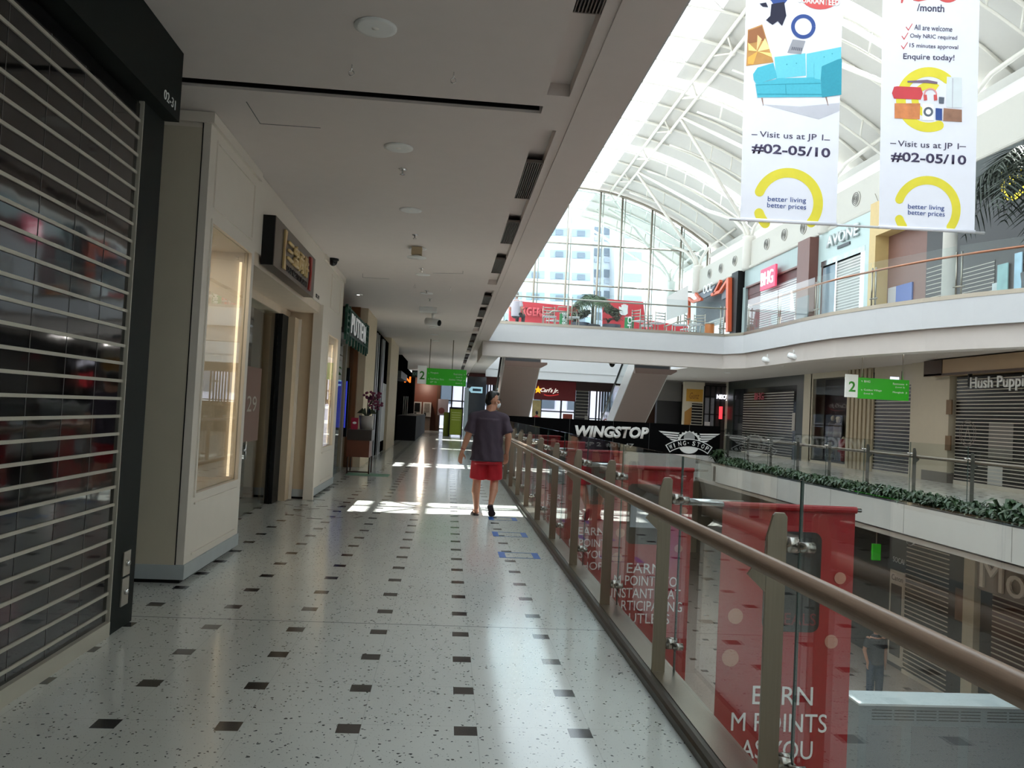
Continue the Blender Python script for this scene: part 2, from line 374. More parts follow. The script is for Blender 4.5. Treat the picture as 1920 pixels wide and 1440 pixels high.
for yc in (23.9, 32.8, 41.7, 50.6, 57):
    top = P(1400, 446, x=15.3).z
    m = MB().lathe((15.5, yc, 9.72), [(.33, 0), (.33, top-9.72), (.36, top-9.7), (.36, top-9.62)], 20)
    for s in (-1, 1):
        b = Vector((15.5, yc+.15*s, top-.1)); n = Vector((10.3, yc+4.45*s*.97, 15.85))
        m.tube([b, b+Vector((-.25, .05*s, .6)), b+Vector((-.75, .3*s, 1.2)), b.lerp(n, .35)+Vector((0, 0, .25)), n], .12, 8, .08)
        n2 = Vector((16.6, yc+3.6*s, 13.2)); m.tube([b, b+Vector((.05, .3*s, .6)), b+Vector((.2, 1.0*s, 1.1)), n2], .11, 8, .07)
    S('column', m, TUBE, smooth=True)
# --- glazed gable at the far end
YG = 51.6
g = MB(); gx = [1.1, 3.0, 5.05, 7.1, 9.15, 10.6, 12.6, 14.6, 16.4]
fr = MB()
for x in gx:
    fr.tube([(x, YG, 4.35), (x, YG, zr(x)+.1)], .07, 8); fr.tube([(x+.25, YG+.25, 4.35), (x+.25, YG+.25, zr(x)+.1)], .035, 6)
for z in (7.3, 9.95, 12.6):
    xe = 16.4 if z < 12.5 else 15.6
    fr.tube([(1.1, YG, z), (xe, YG, z)], .04, 6); fr.tube([(1.1, YG+.25, z), (xe, YG+.25, z)], .03, 6)
fr.tube([(x, YG, zr(x)+.1) for x in [1+i*1.1 for i in range(15)]], .09, 8)
S('window_1', fr, STEEL, smooth=True)
for x0, x1 in zip(gx, gx[1:]):
    g.prism([(x0, YG+.1, 4.35), (x1, YG+.1, 4.35), (x1, YG+.1, zr(x1)+.1), (x0, YG+.1, zr(x0)+.1)], (0, .02, 0))
S('window_1_glass', g, GLIT)
# white stair enclosure seen left of the first upper shop
S('wall_upper', flat([(1250, 557), (1290, 535), (1290, 586), (1250, 601)], (0, .4, 0), y=48), WHITE)
S('ground_outside', MB().box(-150, 150, 62, 400, -4.9, -4.5), M('outside_ground', (140, 140, 130), .9))
# ================================================================== ceiling fittings
def downlight(x, y, lit=False, r=.13):
    t = T('downlight', '', 'light', (x, y, ZC))
    MB().lathe((x, y, ZC-.012), [(r*.78, 0), (r, .004), (r, .012), (r*.78, .012)], 24).build('ring', WHITE, t, True)
    MB().lathe((x, y, ZC-.011), [(r*.77, 0), (r*.5, .009), (.01, .009)], 24).build('reflector', M('reflector', (214, 210, 205), .25, .3), t, True)
    MB().ball((x, y, ZC-.004), (.035, .035, .012), 10).build('bulb', M('lit_bulb', (255, 244, 225), emit=30) if lit else M('bulb', (235, 232, 226), .3), t, True)
    return t
ords = ['nearest', 'second nearest', 'third nearest', 'fourth nearest']
for k in range(11):
    t = downlight(-.565, 4.89+2.27*k)
    t['label'] = ('round unlit recessed downlight, %s in the row along the grey ceiling' % ords[k]) if k < 4 else 'small round recessed downlight far along the grey corridor ceiling'
    t['group'] = 'downlights along the corridor ceiling' if k >= 4 else 'near downlights along the corridor ceiling'
p = P(672, 552, z=ZC); t = downlight(p.x, p.y, True, .09); t['label'] = 'small lit spotlight in the ceiling above the green restaurant sign'
def sprinkler(x, y, lab, grp=None):
    t = T('sprinkler', lab, 'sprinkler', (x, y, ZC), grp)
    MB().lathe((x, y, ZC-.008), [(.035, 0), (.045, .008)], 14).build('rosette', CHROME, t, True)
    MB().lathe((x, y, ZC-.055), [(.026, 0), (.026, .004), (.008, .006), (.008, .05)], 12).build('head', CHROME, t, True)
for i, (px, py) in enumerate([(755, 317), (778, 440), (790, 503), (800, 545), (806, 560)]):
    p = P(px, py, z=ZC)
    sprinkler(p.x, p.y, ['chrome sprinkler head between the second and third downlights', 'chrome sprinkler head just before the square smoke detector', 'chrome sprinkler head past the square smoke detector'][i] if i < 3 else 'tiny sprinkler head far along the corridor ceiling', None if i < 3 else 'far ceiling sprinklers')
p = P(782, 464, z=ZC); t = T('smoke_detector', 'boxy beige smoke detector with a round shade hanging from the corridor ceiling', 'smoke detector', (p.x, p.y, ZC))
MB().box(p.x-.075, p.x+.075, p.y-.075, p.y+.075, ZC-.11, ZC).build('housing', M('beige_plastic', (190, 172, 140), .5), t, bevel=.008)
MB().lathe((p.x, p.y, ZC-.15), [(.14, 0), (.14, .006), (.03, .04)], 20).build('shade', WHITE, t, True)
for i, (px, py) in enumerate([(660, 126), (851, 140), (778, 537), (845, 543)]):
    p = P(px, py-5, z=ZC)
    ring = [(p.x+.018*math.cos(a*.5236), p.y, ZC-.06+.018*math.sin(a*.5236)) for a in range(13)]
    o = MB().tube([(p.x, p.y, ZC), (p.x, p.y, ZC-.042)], .004, 6).tube(ring, .004, 6).build('ceiling_hook', CHROME, None, True)
    tag(o, ['small metal eye hook in the ceiling below the nearest downlight', 'small metal eye hook in the ceiling right of the nearest downlight', 'tiny eye hook far along the ceiling, nearer the shops', 'tiny eye hook far along the ceiling, nearer the vents'][i], 'hook', 'ceiling hooks')
# air grilles in the slot
for k in range(-1, 5):
    for j, o_ in enumerate((.89, 3.27, 5.7)):
        y0 = 6.44+8.9*k+o_
        if y0+1.26 < 3: continue
        t = T('air_grille', '', 'vent', (.6675, y0, ZC))
        n = [3, 2, 1][j] if k == -1 else 0
        MB().box(.588, .747, y0, y0+1.26, ZC+.03, ZC+.034).build('backing', BLACK, t)
        m = MB()
        for s in range(8): x = .596+s*.0205; m.box(x-.0035, x+.0035, y0, y0+1.26, ZC+.002, ZC+.03)
        m.box(.586, .749, y0-.01, y0, ZC+.002, ZC+.03).box(.586, .749, y0+1.26, y0+1.27, ZC+.002, ZC+.03)
        m.build('louvre', M('louvre_metal', (110, 100, 94), .5), t)
        idx = (k+1)*3+j-2
        t['label'] = 'louvred air grille in the ceiling slot, %s from the camera' % ['first', 'second', 'third', 'fourth', 'fifth', 'sixth', 'seventh', 'eighth', 'ninth', 'tenth', 'eleventh', 'twelfth', 'thirteenth', 'fourteenth', 'fifteenth', 'sixteenth'][max(idx, 0)]
        t['group'] = 'air grilles along the ceiling slot'
# thin access hatch outlines
for i, q in enumerate([[(462, 191), (488, 232), (601, 240)], [(812, 512), (868, 513), (868, 508)], [(680, 513), (680, 520), (730, 523)]]):
    pts = [P(a, b, z=ZC-.001) for a, b in q]; m = MB()
    for a, b in zip(pts, pts[1:]): m.bar(a, b, .006, .003)
    tag(m.build('access_hatch', DGREY), ['thin outline of an access hatch in the ceiling near the cream pilaster', 'thin outline of an access hatch in the ceiling between detectors and vents', 'faint outline of an access hatch in the ceiling near the dome camera'][i], 'hatch')
# dome cameras and small ceiling units
def dome(p, lab, mat, r=.07):
    t = T('dome_camera', lab, 'camera', p)
    MB().lathe(Vector(p)-Vector((0, 0, .03)), [(r*1.05, 0), (r*1.05, .03)], 18).build('base', mat, t, True)
    MB().ball(Vector(p)-Vector((0, 0, .035)), (r*.85, r*.85, r), 14).build('lens_dome', M('smoked_dome', (16, 14, 14), .08), t, True)
dome(P(625, 485, z=ZC), 'black dome security camera on the ceiling beside the second pilaster', BLACK, .085)
dome(Vector((P(1148, 677, y=26.6).x, 26.6, 3.3)), 'small white dome camera under the bridge beam', WHITE, .11)
p = P(803, 577, z=ZC); t = T('ceiling_unit', 'flat rectangular unit on the ceiling above the far bullet camera', 'detector', p)
MB().box(p.x-.2, p.x+.2, p.y-.15, p.y+.15, ZC-.1, ZC).build('housing', WHITE, t)
def bullet(p, d, lab, mat=WHITE, s=1.):
    p = Vector(p); d = Vector(d).normalized(); t = T('bullet_camera', lab, 'camera', p)
    MB().tube([p, p-Vector((0, 0, .1*s))], .025*s, 8).build('bracket', mat, t, True)
    c = p-Vector((0, 0, .16*s)); MB().tube([c-d*.14*s, c+d*.14*s], .07*s, 12).build('body', mat, t, True)
    MB().tube([c+d*.14*s, c+d*.16*s], .055*s, 12).build('lens', BLACK, t, True)
bullet(P(812, 588, z=ZC), (1, -.6, -.15), 'bullet security camera hanging over the middle of the corridor', WHITE, 1.3)
bullet(P(1440, 664, x=9.6), (.5, -1, -.3), 'white bullet camera under the curved balcony, left of the pair', WHITE, 1.2)
bullet(P(1489, 656, x=9.6), (.5, -1, -.3), 'white bullet camera under the curved balcony, right of the pair', WHITE, 1.2)
# ================================================================== glass balustrades
CLAMP = M('clamp_steel', (170, 165, 158), .25, 1.)
def balustrade(name, label, y0, y1, posts, side, XR, z0=0., kerb=True, rail_mat=WOOD, post_mat=BRONZE, pane=GLS):
    """straight balustrade along Y: blade posts, timber rail on the walkway side, frameless panes on the void side.
    side=+1: void on +x side of XR (XR = rail axis)"""
    t = T(name, label, 'balustrade', (XR, y0, z0)); X = lambda d: XR+side*d
    def bx(m, a, b, *r): a, b = sorted((X(a), X(b))); return m.box(a, b, *r)
    if kerb:
        prof = [(-.012, 0), (-.01, .035), (.0, .05), (.02, .058), (.19, .058), (.19, .0)]
        MB().prism([(X(a), y0, z0+b) for a, b in prof], (0, y1-y0, 0)).build('kerb', M('kerb_dark', (92, 88, 82), .35, .9), t)
        m = MB(); bx(m, .045, .19, y0, y1, z0+.058, z0+.062); m.build('kerb_plate', STEEL, t)
    n = 14
    MB().tube([(X(0), y0, z0+.985), (X(0), y1, z0+.985)], .035, 16).build('handrail', rail_mat, t, True)
    for y in posts:
        w0, w1 = .042, .118
        prof = [(w0, .05), (w1, .05), (w1, 1.15), (w1-.012, 1.165), (w0+.03, 1.165), (w0+.02, 1.155), (w0, 1.08)]
        p = MB().prism([(X(a), y, z0+b) for a, b in prof], (0, .014, 0)).build('post', post_mat, t, bevel=.002)
        m = MB().prism([(X(a), y+.002, z0+b) for a, b in [(.045, .86), (.045, .95), (-.01, .955), (-.03, .93)]], (0, .01, 0))
        m.build('rail_bracket', post_mat, p)
        for z in (1.045, .22):
            q = MB().prism([(X(a), y+.004, z0+z+b) for a, b in [(.115, -.03), (.115, .03), (.165, .025), (.19, .0), (.19, -.03)]], (0, .012, 0))
            for dy in (-.06, .06):
                q.tube([(X(.165), y+.008, z0+z), (X(.165), y+.008+dy, z0+z)], .011, 8)
                q.tube([(X(.145), y+.008+dy, z0+z), (X(.2), y+.008+dy, z0+z)], .02, 12)
            q.build('glass_clamp', CLAMP, p, True)
    ys = [y0]+list(posts)+[y1]
    for a, b in zip(ys, ys[1:]):
        if b-a < .2: continue
        m = MB(); bx(m, .168, .18, a+.012, b-.004, z0+.0, z0+1.29); m.build('glass_pane', pane, t)
        e = MB(); bx(e, .168, .18, a+.004, a+.011, z0, z0+1.29); e.build('glass_edge', M('glass_edge', (40, 62, 56), .2), t)
    return t
PY = [2.99+1.575*k for k in range(-2, 16)]
balustrade('glass_balustrade', 'near glass balustrade with timber handrail and steel blade posts beside the void', -4, 28.1, PY, 1, 1.187)
b2 = [12.6+1.9*k for k in range(9)]
balustrade('glass_balustrade', 'glass balustrade across the void behind the green planter', 9.5, 28.0, b2, -1, 9.95, post_mat=M('post_dark', (88, 85, 80), .4, .8), rail_mat=M('far_rail', (128, 112, 98), .35, .3), pane=GLS2)
# upper balustrade: panes between pairs of thin steel posts
def pane_rail(label, path, z0, h=1.12, rail=STEEL, gap=2.6):
    t = T('upper_balustrade', label, 'balustrade', (path[0][0], path[0][1], z0))
    pts = [Vector((a, b, 0)) for a, b in path]
    # resample
    out = [pts[0]]; acc = 0; L = sum((b-a).length for a, b in zip(pts, pts[1:])); n = max(1, round(L/gap)); step = L/n
    res = []; d = 0; tgt = 0; i = 0
    cum = [0]
    for a, b in zip(pts, pts[1:]): cum.append(cum[-1]+(b-a).length)
    def at(s):
        for j in range(len(pts)-1):
            if s <= cum[j+1]+1e-6: return pts[j].lerp(pts[j+1], (s-cum[j])/max(cum[j+1]-cum[j], 1e-6))
        return pts[-1]
    ps = [at(step*k) for k in range(n+1)]
    MB().tube([Vector((p.x, p.y, z0+.92)) for p in [at(L*k/40) for k in range(41)]], .028, 8).build('handrail', rail, t, True)
    for k, p in enumerate(ps):
        d = (ps[min(k+1, n)]-ps[max(k-1, 0)]).normalized()
        m = MB()
        for s in (-.06, .06): q = p+d*s; m.tube([(q.x, q.y, z0), (q.x, q.y, z0+1.0)], .02, 6)
        for z in (.25, .92):
            q0, q1 = p-d*.12, p+d*.12; m.tube([(q0.x, q0.y, z0+z), (q1.x, q1.y, z0+z)], .022, 6)
        m.build('post', STEEL, t, True)
    for a, b in zip(ps, ps[1:]):
        d = (b-a).normalized(); nn = Vector((-d.y, d.x, 0)); a2, b2_ = a+d*.03-nn*.06, b-d*.03-nn*.06
        MB().prism([a2+UZ*z0, b2_+UZ*z0, b2_+UZ*z0+nn*.012, a2+UZ*z0+nn*.012], (0, 0, h)).build('glass_pane', GLS2, t)
    return t
pane_rail('upper level balustrade along the straight white bridge edge', [(1.25, 26.42), (9.0, 26.42)], 4.4, gap=2.55)
pane_rail('upper level balustrade along the curved balcony edge at the right', [(x+.14, y) for x, y in E3[1:-2]], 4.4, rail=M('copper_rail', (170, 120, 96), .35, .8), gap=2.3)
# ================================================================== shutters
def shutter(parent, a, b, z0, z1, nrm, step=.11, bar=.024, panel=PVC2, slatm=SLAT, bottom=.09, solid=True):
    """roller shutter between plan points a and b, facing nrm; panel, slats and bottom bar as parts"""
    a, b = Vector((a[0], a[1], 0)), Vector((b[0], b[1], 0)); n = Vector(nrm).normalized()
    if solid:
        MB().prism([a+UZ*(z0+bottom), b+UZ*(z0+bottom), b+UZ*z1, a+UZ*z1], n*-.02).build('clear_panel', panel, parent)
    m = MB(); z = z0+bottom+step*.5
    while z < z1-.01:
        m.prism([a+UZ*z, b+UZ*z, b+UZ*(z+bar), a+UZ*(z+bar)], n*.009); z += step
    m.build('slats', slatm, parent)
    MB().prism([a+UZ*z0, b+UZ*z0, b+UZ*(z0+bottom), a+UZ*(z0+bottom)], n*.03).build('bottom_bar', slatm, parent)
XF = Vector((1, 0, 0))
# ---------------------------------------------------------------- unit with the big shutter at the left
t = T('roller_shutter', 'large closed roller shutter with clear panels at the left edge', 'shutter', (-2.0, 2, 0))
shutter(t, (-2.02, -1), (-2.02, 5.16), .0, 3.3, XF, .1085, .018, PVC)
m = MB()
for i in range(16): y = 4.78-.37*i; m.box(-2.0215, -2.018, y, y+.004, .1, 3.22)
m.build('panel_seam', M('seam', (96, 92, 90), .4), t)
MB().box(-2.03, -1.998, 5.165, 5.175, 0, 3.34).box(-2.03, -1.99, -1, 5.175, 3.33, 3.342).build('guide_rail', SLAT, t)
t = T('shutter_housing', 'dark green-black shutter header box with unit number under the ceiling', 'shutter header', (-1.9, 2, 3.32))
MB().box(-2.35, -1.9, -1, 5.52, 3.32, 3.788).build('housing', BLACKG, t)
text('unit_number', '02-31', LETW, P(307, 184, x=-1.897), UY, UZ, t, h=.062, w=.21, depth=.003)
t = T('steel_pillar', 'dark green-black steel pillar at the end of the big shutter', 'pillar', (-2.0, 5.35, 0))
MB().box(-2.35, -2.0, 5.175, 5.53, 0, 3.32).build('column', BLACKG, t)
for z0, z1 in ((.33, .485), (.14, .315)):
    q = MB().box(-2.0, -1.992, 5.315, 5.425, z0, z1).build('key_plate', M('satin_steel', (178, 172, 160), .35, .9), t)
    MB().tube([(-1.992, 5.37, (z0+z1)/2), (-1.975, 5.37, (z0+z1)/2)], .02, 10).build('lock_barrel', CHROME, q, True)
S('wall_left_back', MB().box(-5, -4.8, -9, 55, 0, 3.79).box(-4.8, -2.35, 5.3, 5.45, 0, 3.79).box(-4.8, -2.35, -1.2, -1, 0, 3.79), DARK)
S('wall_left_rear', MB().box(-2.4, -2.0, -9, -1, 0, 3.79), CREAM)
# ---------------------------------------------------------------- pilasters with lit display windows
def pilaster(lab, y0, y1, w0, w1, z0, z1, front):
    t = T('display_pilaster', lab, 'display window', (-2.03, y0, 0)); X = -2.03
    m = MB().box(-2.75, X, y0, w0, .15, 3.74).box(-2.75, X, w1, y1, .15, 3.74).box(-2.75, X, w0, w1, .15, z0).box(-2.75, X, w0, w1, z1, 3.74)
    m.build('surround', OFFW, t)
    MB().box(-3.2, -2.09, y0-.012, y0+.02, .15, 3.66).build('front_panel', front, t)
    MB().box(-2.095, -2.09, y0-.014, y0, .15, 3.7).build('panel_groove', DARK, t)
    MB().box(-2.9, X+.012, y0-.02, y1+.01, .035, .15).build('plinth', M('plinth_blue_grey', (170, 176, 178), .4), t)
    MB().box(-2.9, X-.03, y0+.02, y1-.02, .0, .035).build('plinth_recess', DARK, t)
    MB().box(-2.9, X+.03, y0-.03, y1+.02, 3.70, 3.785).build('cornice', OFFW, t)
    m = MB()
    for a, b, c, d in ((w0, w1, 3.60, 3.62), (w0, w1, 3.06, 3.08), (w0, w0+.02, 3.08, 3.60), (w1-.02, w1, 3.08, 3.60), (w0, w1, z1, z1+.03), (w0, w1, z0-.03, z0), (w0-.03, w0, z0-.03, z1+.03), (w1, w1+.03, z0-.03, z1+.03),
                       (w0, w1, z0-.09, z0-.075), (w0, w1, .2, .215)):
        m.box(X, X+.012, a, b, c, d)
    m.build('moulding', OFFW, t)
    MB().box(-2.72, -2.70, w0, w1, z0, z1).box(-2.7, X-.03, w0-.0, w1, z0-.0, z0+.01).build('niche', M('niche_beige', (206, 180, 150), .6), t)
    MB().box(-2.12, -2.10, w1-.05, w1-.03, z0+.03, z1-.1).build('light_strip', M('warm_led', (255, 222, 184), emit=1.6), t)
    lg = bpy.data.lights.new('display_lamp', 'AREA'); lg.size = .3; lg.energy = 7; lg.color = (1, .84, .68); lo = bpy.data.objects.new('display_lamp', lg); COL.objects.link(lo); lo.location = (-2.4, (w0+w1)/2, z1-.02)
    MB().box(X-.03, X-.02, w0, w1, z0, z1).build('glass_pane', GLSH, t)
    return t
pilaster('cream pilaster with lit display window next to the steel pillar', 6.64, 8.28, 6.81, 8.13, .70, 2.93, BEIGE)
a, b = P(613, 600, x=-2.03), P(632, 842, x=-2.03)
pilaster('narrower cream pilaster with display window beyond the soup restaurant entrance', 12.65, 14.94, 13.45, 14.55, max(.75, b.z), 2.62, M('jamb_beige', (196, 176, 150), .6))
# ---------------------------------------------------------------- soup restaurant entrance
t = T('shop_entrance', 'recessed dim glass restaurant entrance under the bronze sign', 'shopfront', (-2.03, 10.4, 0))
MB().box(-2.75, -2.03, 8.28, 12.65, 2.99, 3.785).build('beam', OFFW, t)
MB().prism([(-2.75, 8.28, 2.75), (-2.5, 8.28, 2.75), (-2.5, 8.28, 2.86), (-2.05, 8.28, 2.86), (-2.05, 8.28, 2.99), (-2.75, 8.28, 2.99)], (0, 4.37, 0)).build('soffit_step', M('entrance_soffit', (214, 196, 176), .55), t)
for a_, b_ in ((8.3, 10.05), (10.06, 11.9)):
    d = MB().box(-2.53, -2.515, a_, b_, .02, 2.75).build('glass_door', GLSH, t)
    MB().tube([(-2.5, a_+.12, .86), (-2.46, a_+.12, .86)], .02, 8).tube([(-2.46, a_+.12, .75), (-2.46, a_+.12, .97)], .012, 8).build('door_knob', CHROME, d, True)
MB().box(-2.62, -2.46, 11.9, 12.3, 0, 2.75).build('black_jamb', BLACK, t)
MB().box(-2.75, -2.36, 12.3, 12.62, 0, 2.75).build('cream_jamb', M('jamb_beige', (196, 176, 150), .6), t)
MB().box(-2.14, -1.995, 12.56, 12.655, 0, 2.99).box(-2.36, -2.32, 12.58, 12.62, 0, 2.75).build('white_post', OFFW, t)
MB().box(-2.6, -2.45, 8.285, 8.3, 0, 2.75).build('door_post', BLACK, t)
MB().box(-2.9, -2.86, 8.4, 8.75, .1, 2.7).box(-3.0, -2.95, 9.0, 9.6, .1, 2.7).box(-3.0, -2.9, 10.2, 10.7, .1, 2.7).build('curtain', M('grey_green_curtain', (120, 116, 98), .8, var=.25, scale=3), t)
MB().box(-3.4, -3.35, 8.3, 12.6, 0, 3).build('inner_screen', M('dim_screen', (62, 58, 48), .7), t)
q = MB().box(-2.512, -2.508, 10.2, 11.0, .95, 1.9).build('window_poster', M('sheer_poster', (112, 84, 72), .6), t)
text('poster_number', '29', M('pale_decal', (160, 152, 140), .6), (-2.506, 10.3, 1.33), UY, UZ, q, h=.2, w=.5, depth=.003)
t = T('restaurant_sign', 'bronze box sign with gold Chinese characters over the restaurant entrance', 'sign', (-1.95, 9.8, 2.9))
MB().box(-2.03, -1.9, 8.56, 11.05, 2.9, 3.42).build('sign_box', M('sign_bronze', (112, 100, 90), .4, .5), t)
MB().box(-2.03, -1.905, 8.545, 8.56, 2.9, 3.42).build('end_panel', BLACK, t)
GOLD = M('gold_letters', (216, 186, 130), .35, .4); REDL = M('sign_red', (160, 40, 34), .4)
text('characters', '三盅两件', GOLD, (-1.899, 9.15, 3.06), UY, UZ, t, h=.25, w=1.32, depth=.03, bold=.015)
text('english_name', 'SOUP RESTAURANT', M('sign_dark_letters', (40, 28, 22), .5), (-1.899, 9.12, 2.95), UY, UZ, t, h=.07, w=1.38, depth=.01, bold=.01)
for y, s in ((8.98, 1), (10.72, -1)):
    MB().prism([(-1.898, y, 3.37), (-1.898, y+.11*s, 3.37), (-1.898, y+.03*s, 3.16), (-1.898, y+.11*s, 2.94), (-1.898, y, 2.94)], (.02, 0, 0)).build('chevron', GOLD if s > 0 else REDL, t)
    MB().prism([(-1.898, y+.11*s, 3.37), (-1.898, y+.14*s, 3.37), (-1.898, y+.06*s, 3.16), (-1.898, y+.14*s, 2.94), (-1.898, y+.11*s, 2.94), (-1.898, y+.03*s, 3.16)], (.015, 0, 0)).build('chevron_edge', REDL, t)
o = text('unit_number_plate', '02-29', BLACK, (-2.028, 12.0, 3.03), UY, UZ, None, h=.06, w=.3, depth=.003)
tag(o, 'small black unit number on the white beam beside the bronze sign', 'unit number')
# ---------------------------------------------------------------- green-lettered restaurant
t = T('putien_front', 'dim brown restaurant front behind the green slatted sign', 'shopfront', (-2.4, 17, 0)); t.name = 'brown_restaurant'
MB().box(-4.7, -2.2, 19.3, 19.45, 0, 3.79).build('wood_wall', M('amber_wood', (120, 74, 40), .4, var=.3, scale=3, aniso=(6, 6, 1)), t)
MB().box(-4.75, -4.7, 15, 19.4, 0, 3.79).build('inner_wall', DBROWN, t)
MB().box(-4.7, -2.1, 15, 19.3, 2.85, 2.9).build('inner_soffit', M('inner_soffit', (150, 140, 128), .6), t)
MB().box(-2.32, -2.30, 16.6, 19.3, 0, 2.85).build('glass_screen', GLSH, t)
MB().box(-2.34, -2.29, 17.9, 17.95, 0, 2.85).box(-2.34, -2.29, 18.05, 18.1, 0, 2.85).build('screen_post', STEEL, t)
t = T('restaurant_sign', 'green slatted sign with white lettering beyond the second pilaster', 'sign', (-1.98, 17, 2.8)); t.name = 'slatted_sign'
TG = M('sign_deep_green', (26, 74, 60), .5)
m = MB()
for z in (2.80, 2.92, 3.04, 3.16, 3.28): m.box(-2.0, -1.96, 15.1, 19.1, z, z+.035)
for y in (15.1, 15.5, 18.5, 18.8, 19.05): m.box(-2.0, -1.95, y, y+.06, 2.68, 3.34)
for i in range(8): y = 15.4+i*.5; m.box(-2.0, -1.96, y, y+.07, 2.62, 2.8)
m.build('slat_frame', TG, t); MB().box(-2.06, -2.0, 15.2, 19, 2.82, 3.3).build('back_board', M('sign_charcoal', (34, 36, 36), .5), t)
text('lettering', 'PUTIEN', M('white_lit_letters', (240, 240, 240), .5, emit=.12), (-1.955, 15.75, 2.86), UY, UZ, t, h=.38, w=2.6, depth=.015, bold=.0, sp=1.25)
t = T('screen', 'tall blue lit display screen inside the brown restaurant', 'screen', (-2.75, 18.4, .8))
x0, x1 = P(630, 760, y=18.4).x, P(649, 760, y=18.4).x
MB().box(x0-.25, x1+.04, 18.4, 18.48, .75, 2.3).build('case', BLACK, t)
MB().box(x0-.22, x1, 18.39, 18.4, .95, 2.0).build('display', M('blue_display', (56, 66, 190), .3, emit=.9, var=.3, scale=3), t)
yp = 17.6; pc = P(674, 850, y=yp).x
t = T('reception_podium', 'wooden host podium with thin metal legs outside the brown restaurant', 'podium', (pc, yp, 0))
MB().box(pc-.28, pc+.2, yp, yp+.6, .36, .72).build('cabinet', M('red_wood', (112, 60, 40), .35, var=.2), t)
MB().box(pc-.28, pc+.24, yp-.02, yp+.62, .72, .95).build('counter', M('podium_counter', (58, 48, 44), .3), t)
for a, b in ((-.26, .02), (.2, .02), (-.26, .56), (.2, .56)): MB().box(pc+a, pc+a+.025, yp+b, yp+b+.025, 0, .36).build('leg', M('podium_leg', (70, 52, 44), .4, .5), t)
MB().box(pc-.26, pc+.22, yp+.02, yp+.045, .03, .055).build('foot_rail', M('podium_leg', (0, 0, 0)), t)
t = T('menu_stand', 'small crimson menu board on the host podium', 'sign', (pc-.12, yp, .95))
MB().prism([(pc-.22, yp+.02, .95), (pc-.07, yp+.02, .95), (pc-.07, yp+.06, 1.2), (pc-.22, yp+.06, 1.2)], (0, .015, 0)).build('board', M('crimson', (170, 26, 62), .5), t)
MB().ball((pc-.145, yp+.035, 1.09), (.045, .008, .028), 10).build('emblem', LETW, t)
t = T('potted_orchid', 'pink orchid in a ribbed white pot on the host podium', 'plant', (pc+.08, yp+.3, .95))
MB().lathe((pc+.08, yp+.3, .95), [(.13, 0), (.17, .3), (.15, .3), (.1, .04)], 14).build('pot', M('ribbed_pot', (168, 162, 156), .5), t, True)
m = MB(); fl = MB(); rnd = random.Random(3)
for i in range(7):
    a = rnd.uniform(0, 6.28); e = Vector((pc+.08+math.cos(a)*.2, yp+.3+math.sin(a)*.15, 1.62+rnd.uniform(-.08, .15)))
    m.tube([(pc+.08, yp+.3, 1.22), (pc+.08+math.cos(a)*.05, yp+.3, 1.5), e], .008, 5)
    for j in range(9):
        c = e+Vector((rnd.uniform(-.12, .12), rnd.uniform(-.1, .1), rnd.uniform(-.2, .08))); fl.ball(c, (.035, .02, .03), 6)
for i in range(6):
    a = i*1.05; m.prism([(pc+.08, yp+.3, 1.22), (pc+.08+math.cos(a)*.1, yp+.3+math.sin(a)*.1, 1.42), (pc+.08+math.cos(a)*.22, yp+.3+math.sin(a)*.2, 1.3), (pc+.08+math.cos(a)*.1, yp+.3+math.sin(a)*.1, 1.3)], (.004, .004, 0))
m.build('stem', M('orchid_stem', (52, 60, 36), .6), t); fl.build('blossom', M('orchid_pink', (122, 50, 78), .6, var=.3), t)
# ---------------------------------------------------------------- further shops on the left
S('wall_left_1', MB().box(-4.8, -2.03, 19.45, 21.9, 0, 3.79), M('cream_pier', (200, 184, 158), .6))
S('wall_left_2', MB().box(-4.8, -2.03, 27.4, 31.5, 0, 3.79).box(-4.8, -2.03, 14.94, 15.0, 2.9, 3.79), M('cream_pier', (0, 0, 0)))
t = T('dark_shopfront', 'black glass shopfront with bright metal strips between the cream piers', 'shopfront', (-2.1, 24.5, 0))
MB().box(-4.8, -2.12, 21.95, 27.38, 0, 3.6).build('front', M('black_glass', (9, 9, 9), .9, spec=.0), t)
for y in (22.6, 23.2, 24.6, 25.1): MB().box(-2.12, -2.06, y, y+.16, 0, 3.5).build('metal_strip', M('strip_metal', (170, 172, 174), .3, .8), t)
o = MB().box(-2.115, -2.1, 25.6, 27.2, .35, 2.2).build('window_poster', M('poster_white', (196, 196, 196), .6, var=.4, scale=1.2)); tag(o, 'tall grey and white poster in the black shopfront window', 'poster')
t = T('dark_cafe', 'black cafe front past the second cream pier', 'shopfront', (-2.1, 36, 0))
MB().box(-4.8, -2.25, 31.6, 53, 0, 3.5).box(-2.3, -1.9, 31.6, 36, 2.9, 3.5).build('front', M('matte_black', (9, 9, 9), .9, spec=.0), t)
MB().box(-2.3, -1.9, 31.6, 36, 2.6, 2.88).build('header_panel', DGREY, t)
MB().box(-2.25, -1.4, 36, 50, 0, 1.1).build('counter', M('dark_stone', (34, 34, 36), .7, spec=.15), t)
text('sign_letter', 'N', M('orange_neon', (255, 120, 40), emit=1.2), P(758, 717, y=38), UX, UZ, t, h=.28, w=.3, depth=.05, bold=.04)
for i in range(3): MB().tube([(P(757+i*3.6, 750, y=40).x, 40, .9), (P(757+i*3.6, 750, y=40).x, 40, 2.0)], .025, 6).build('metal_rod', STEEL, t)
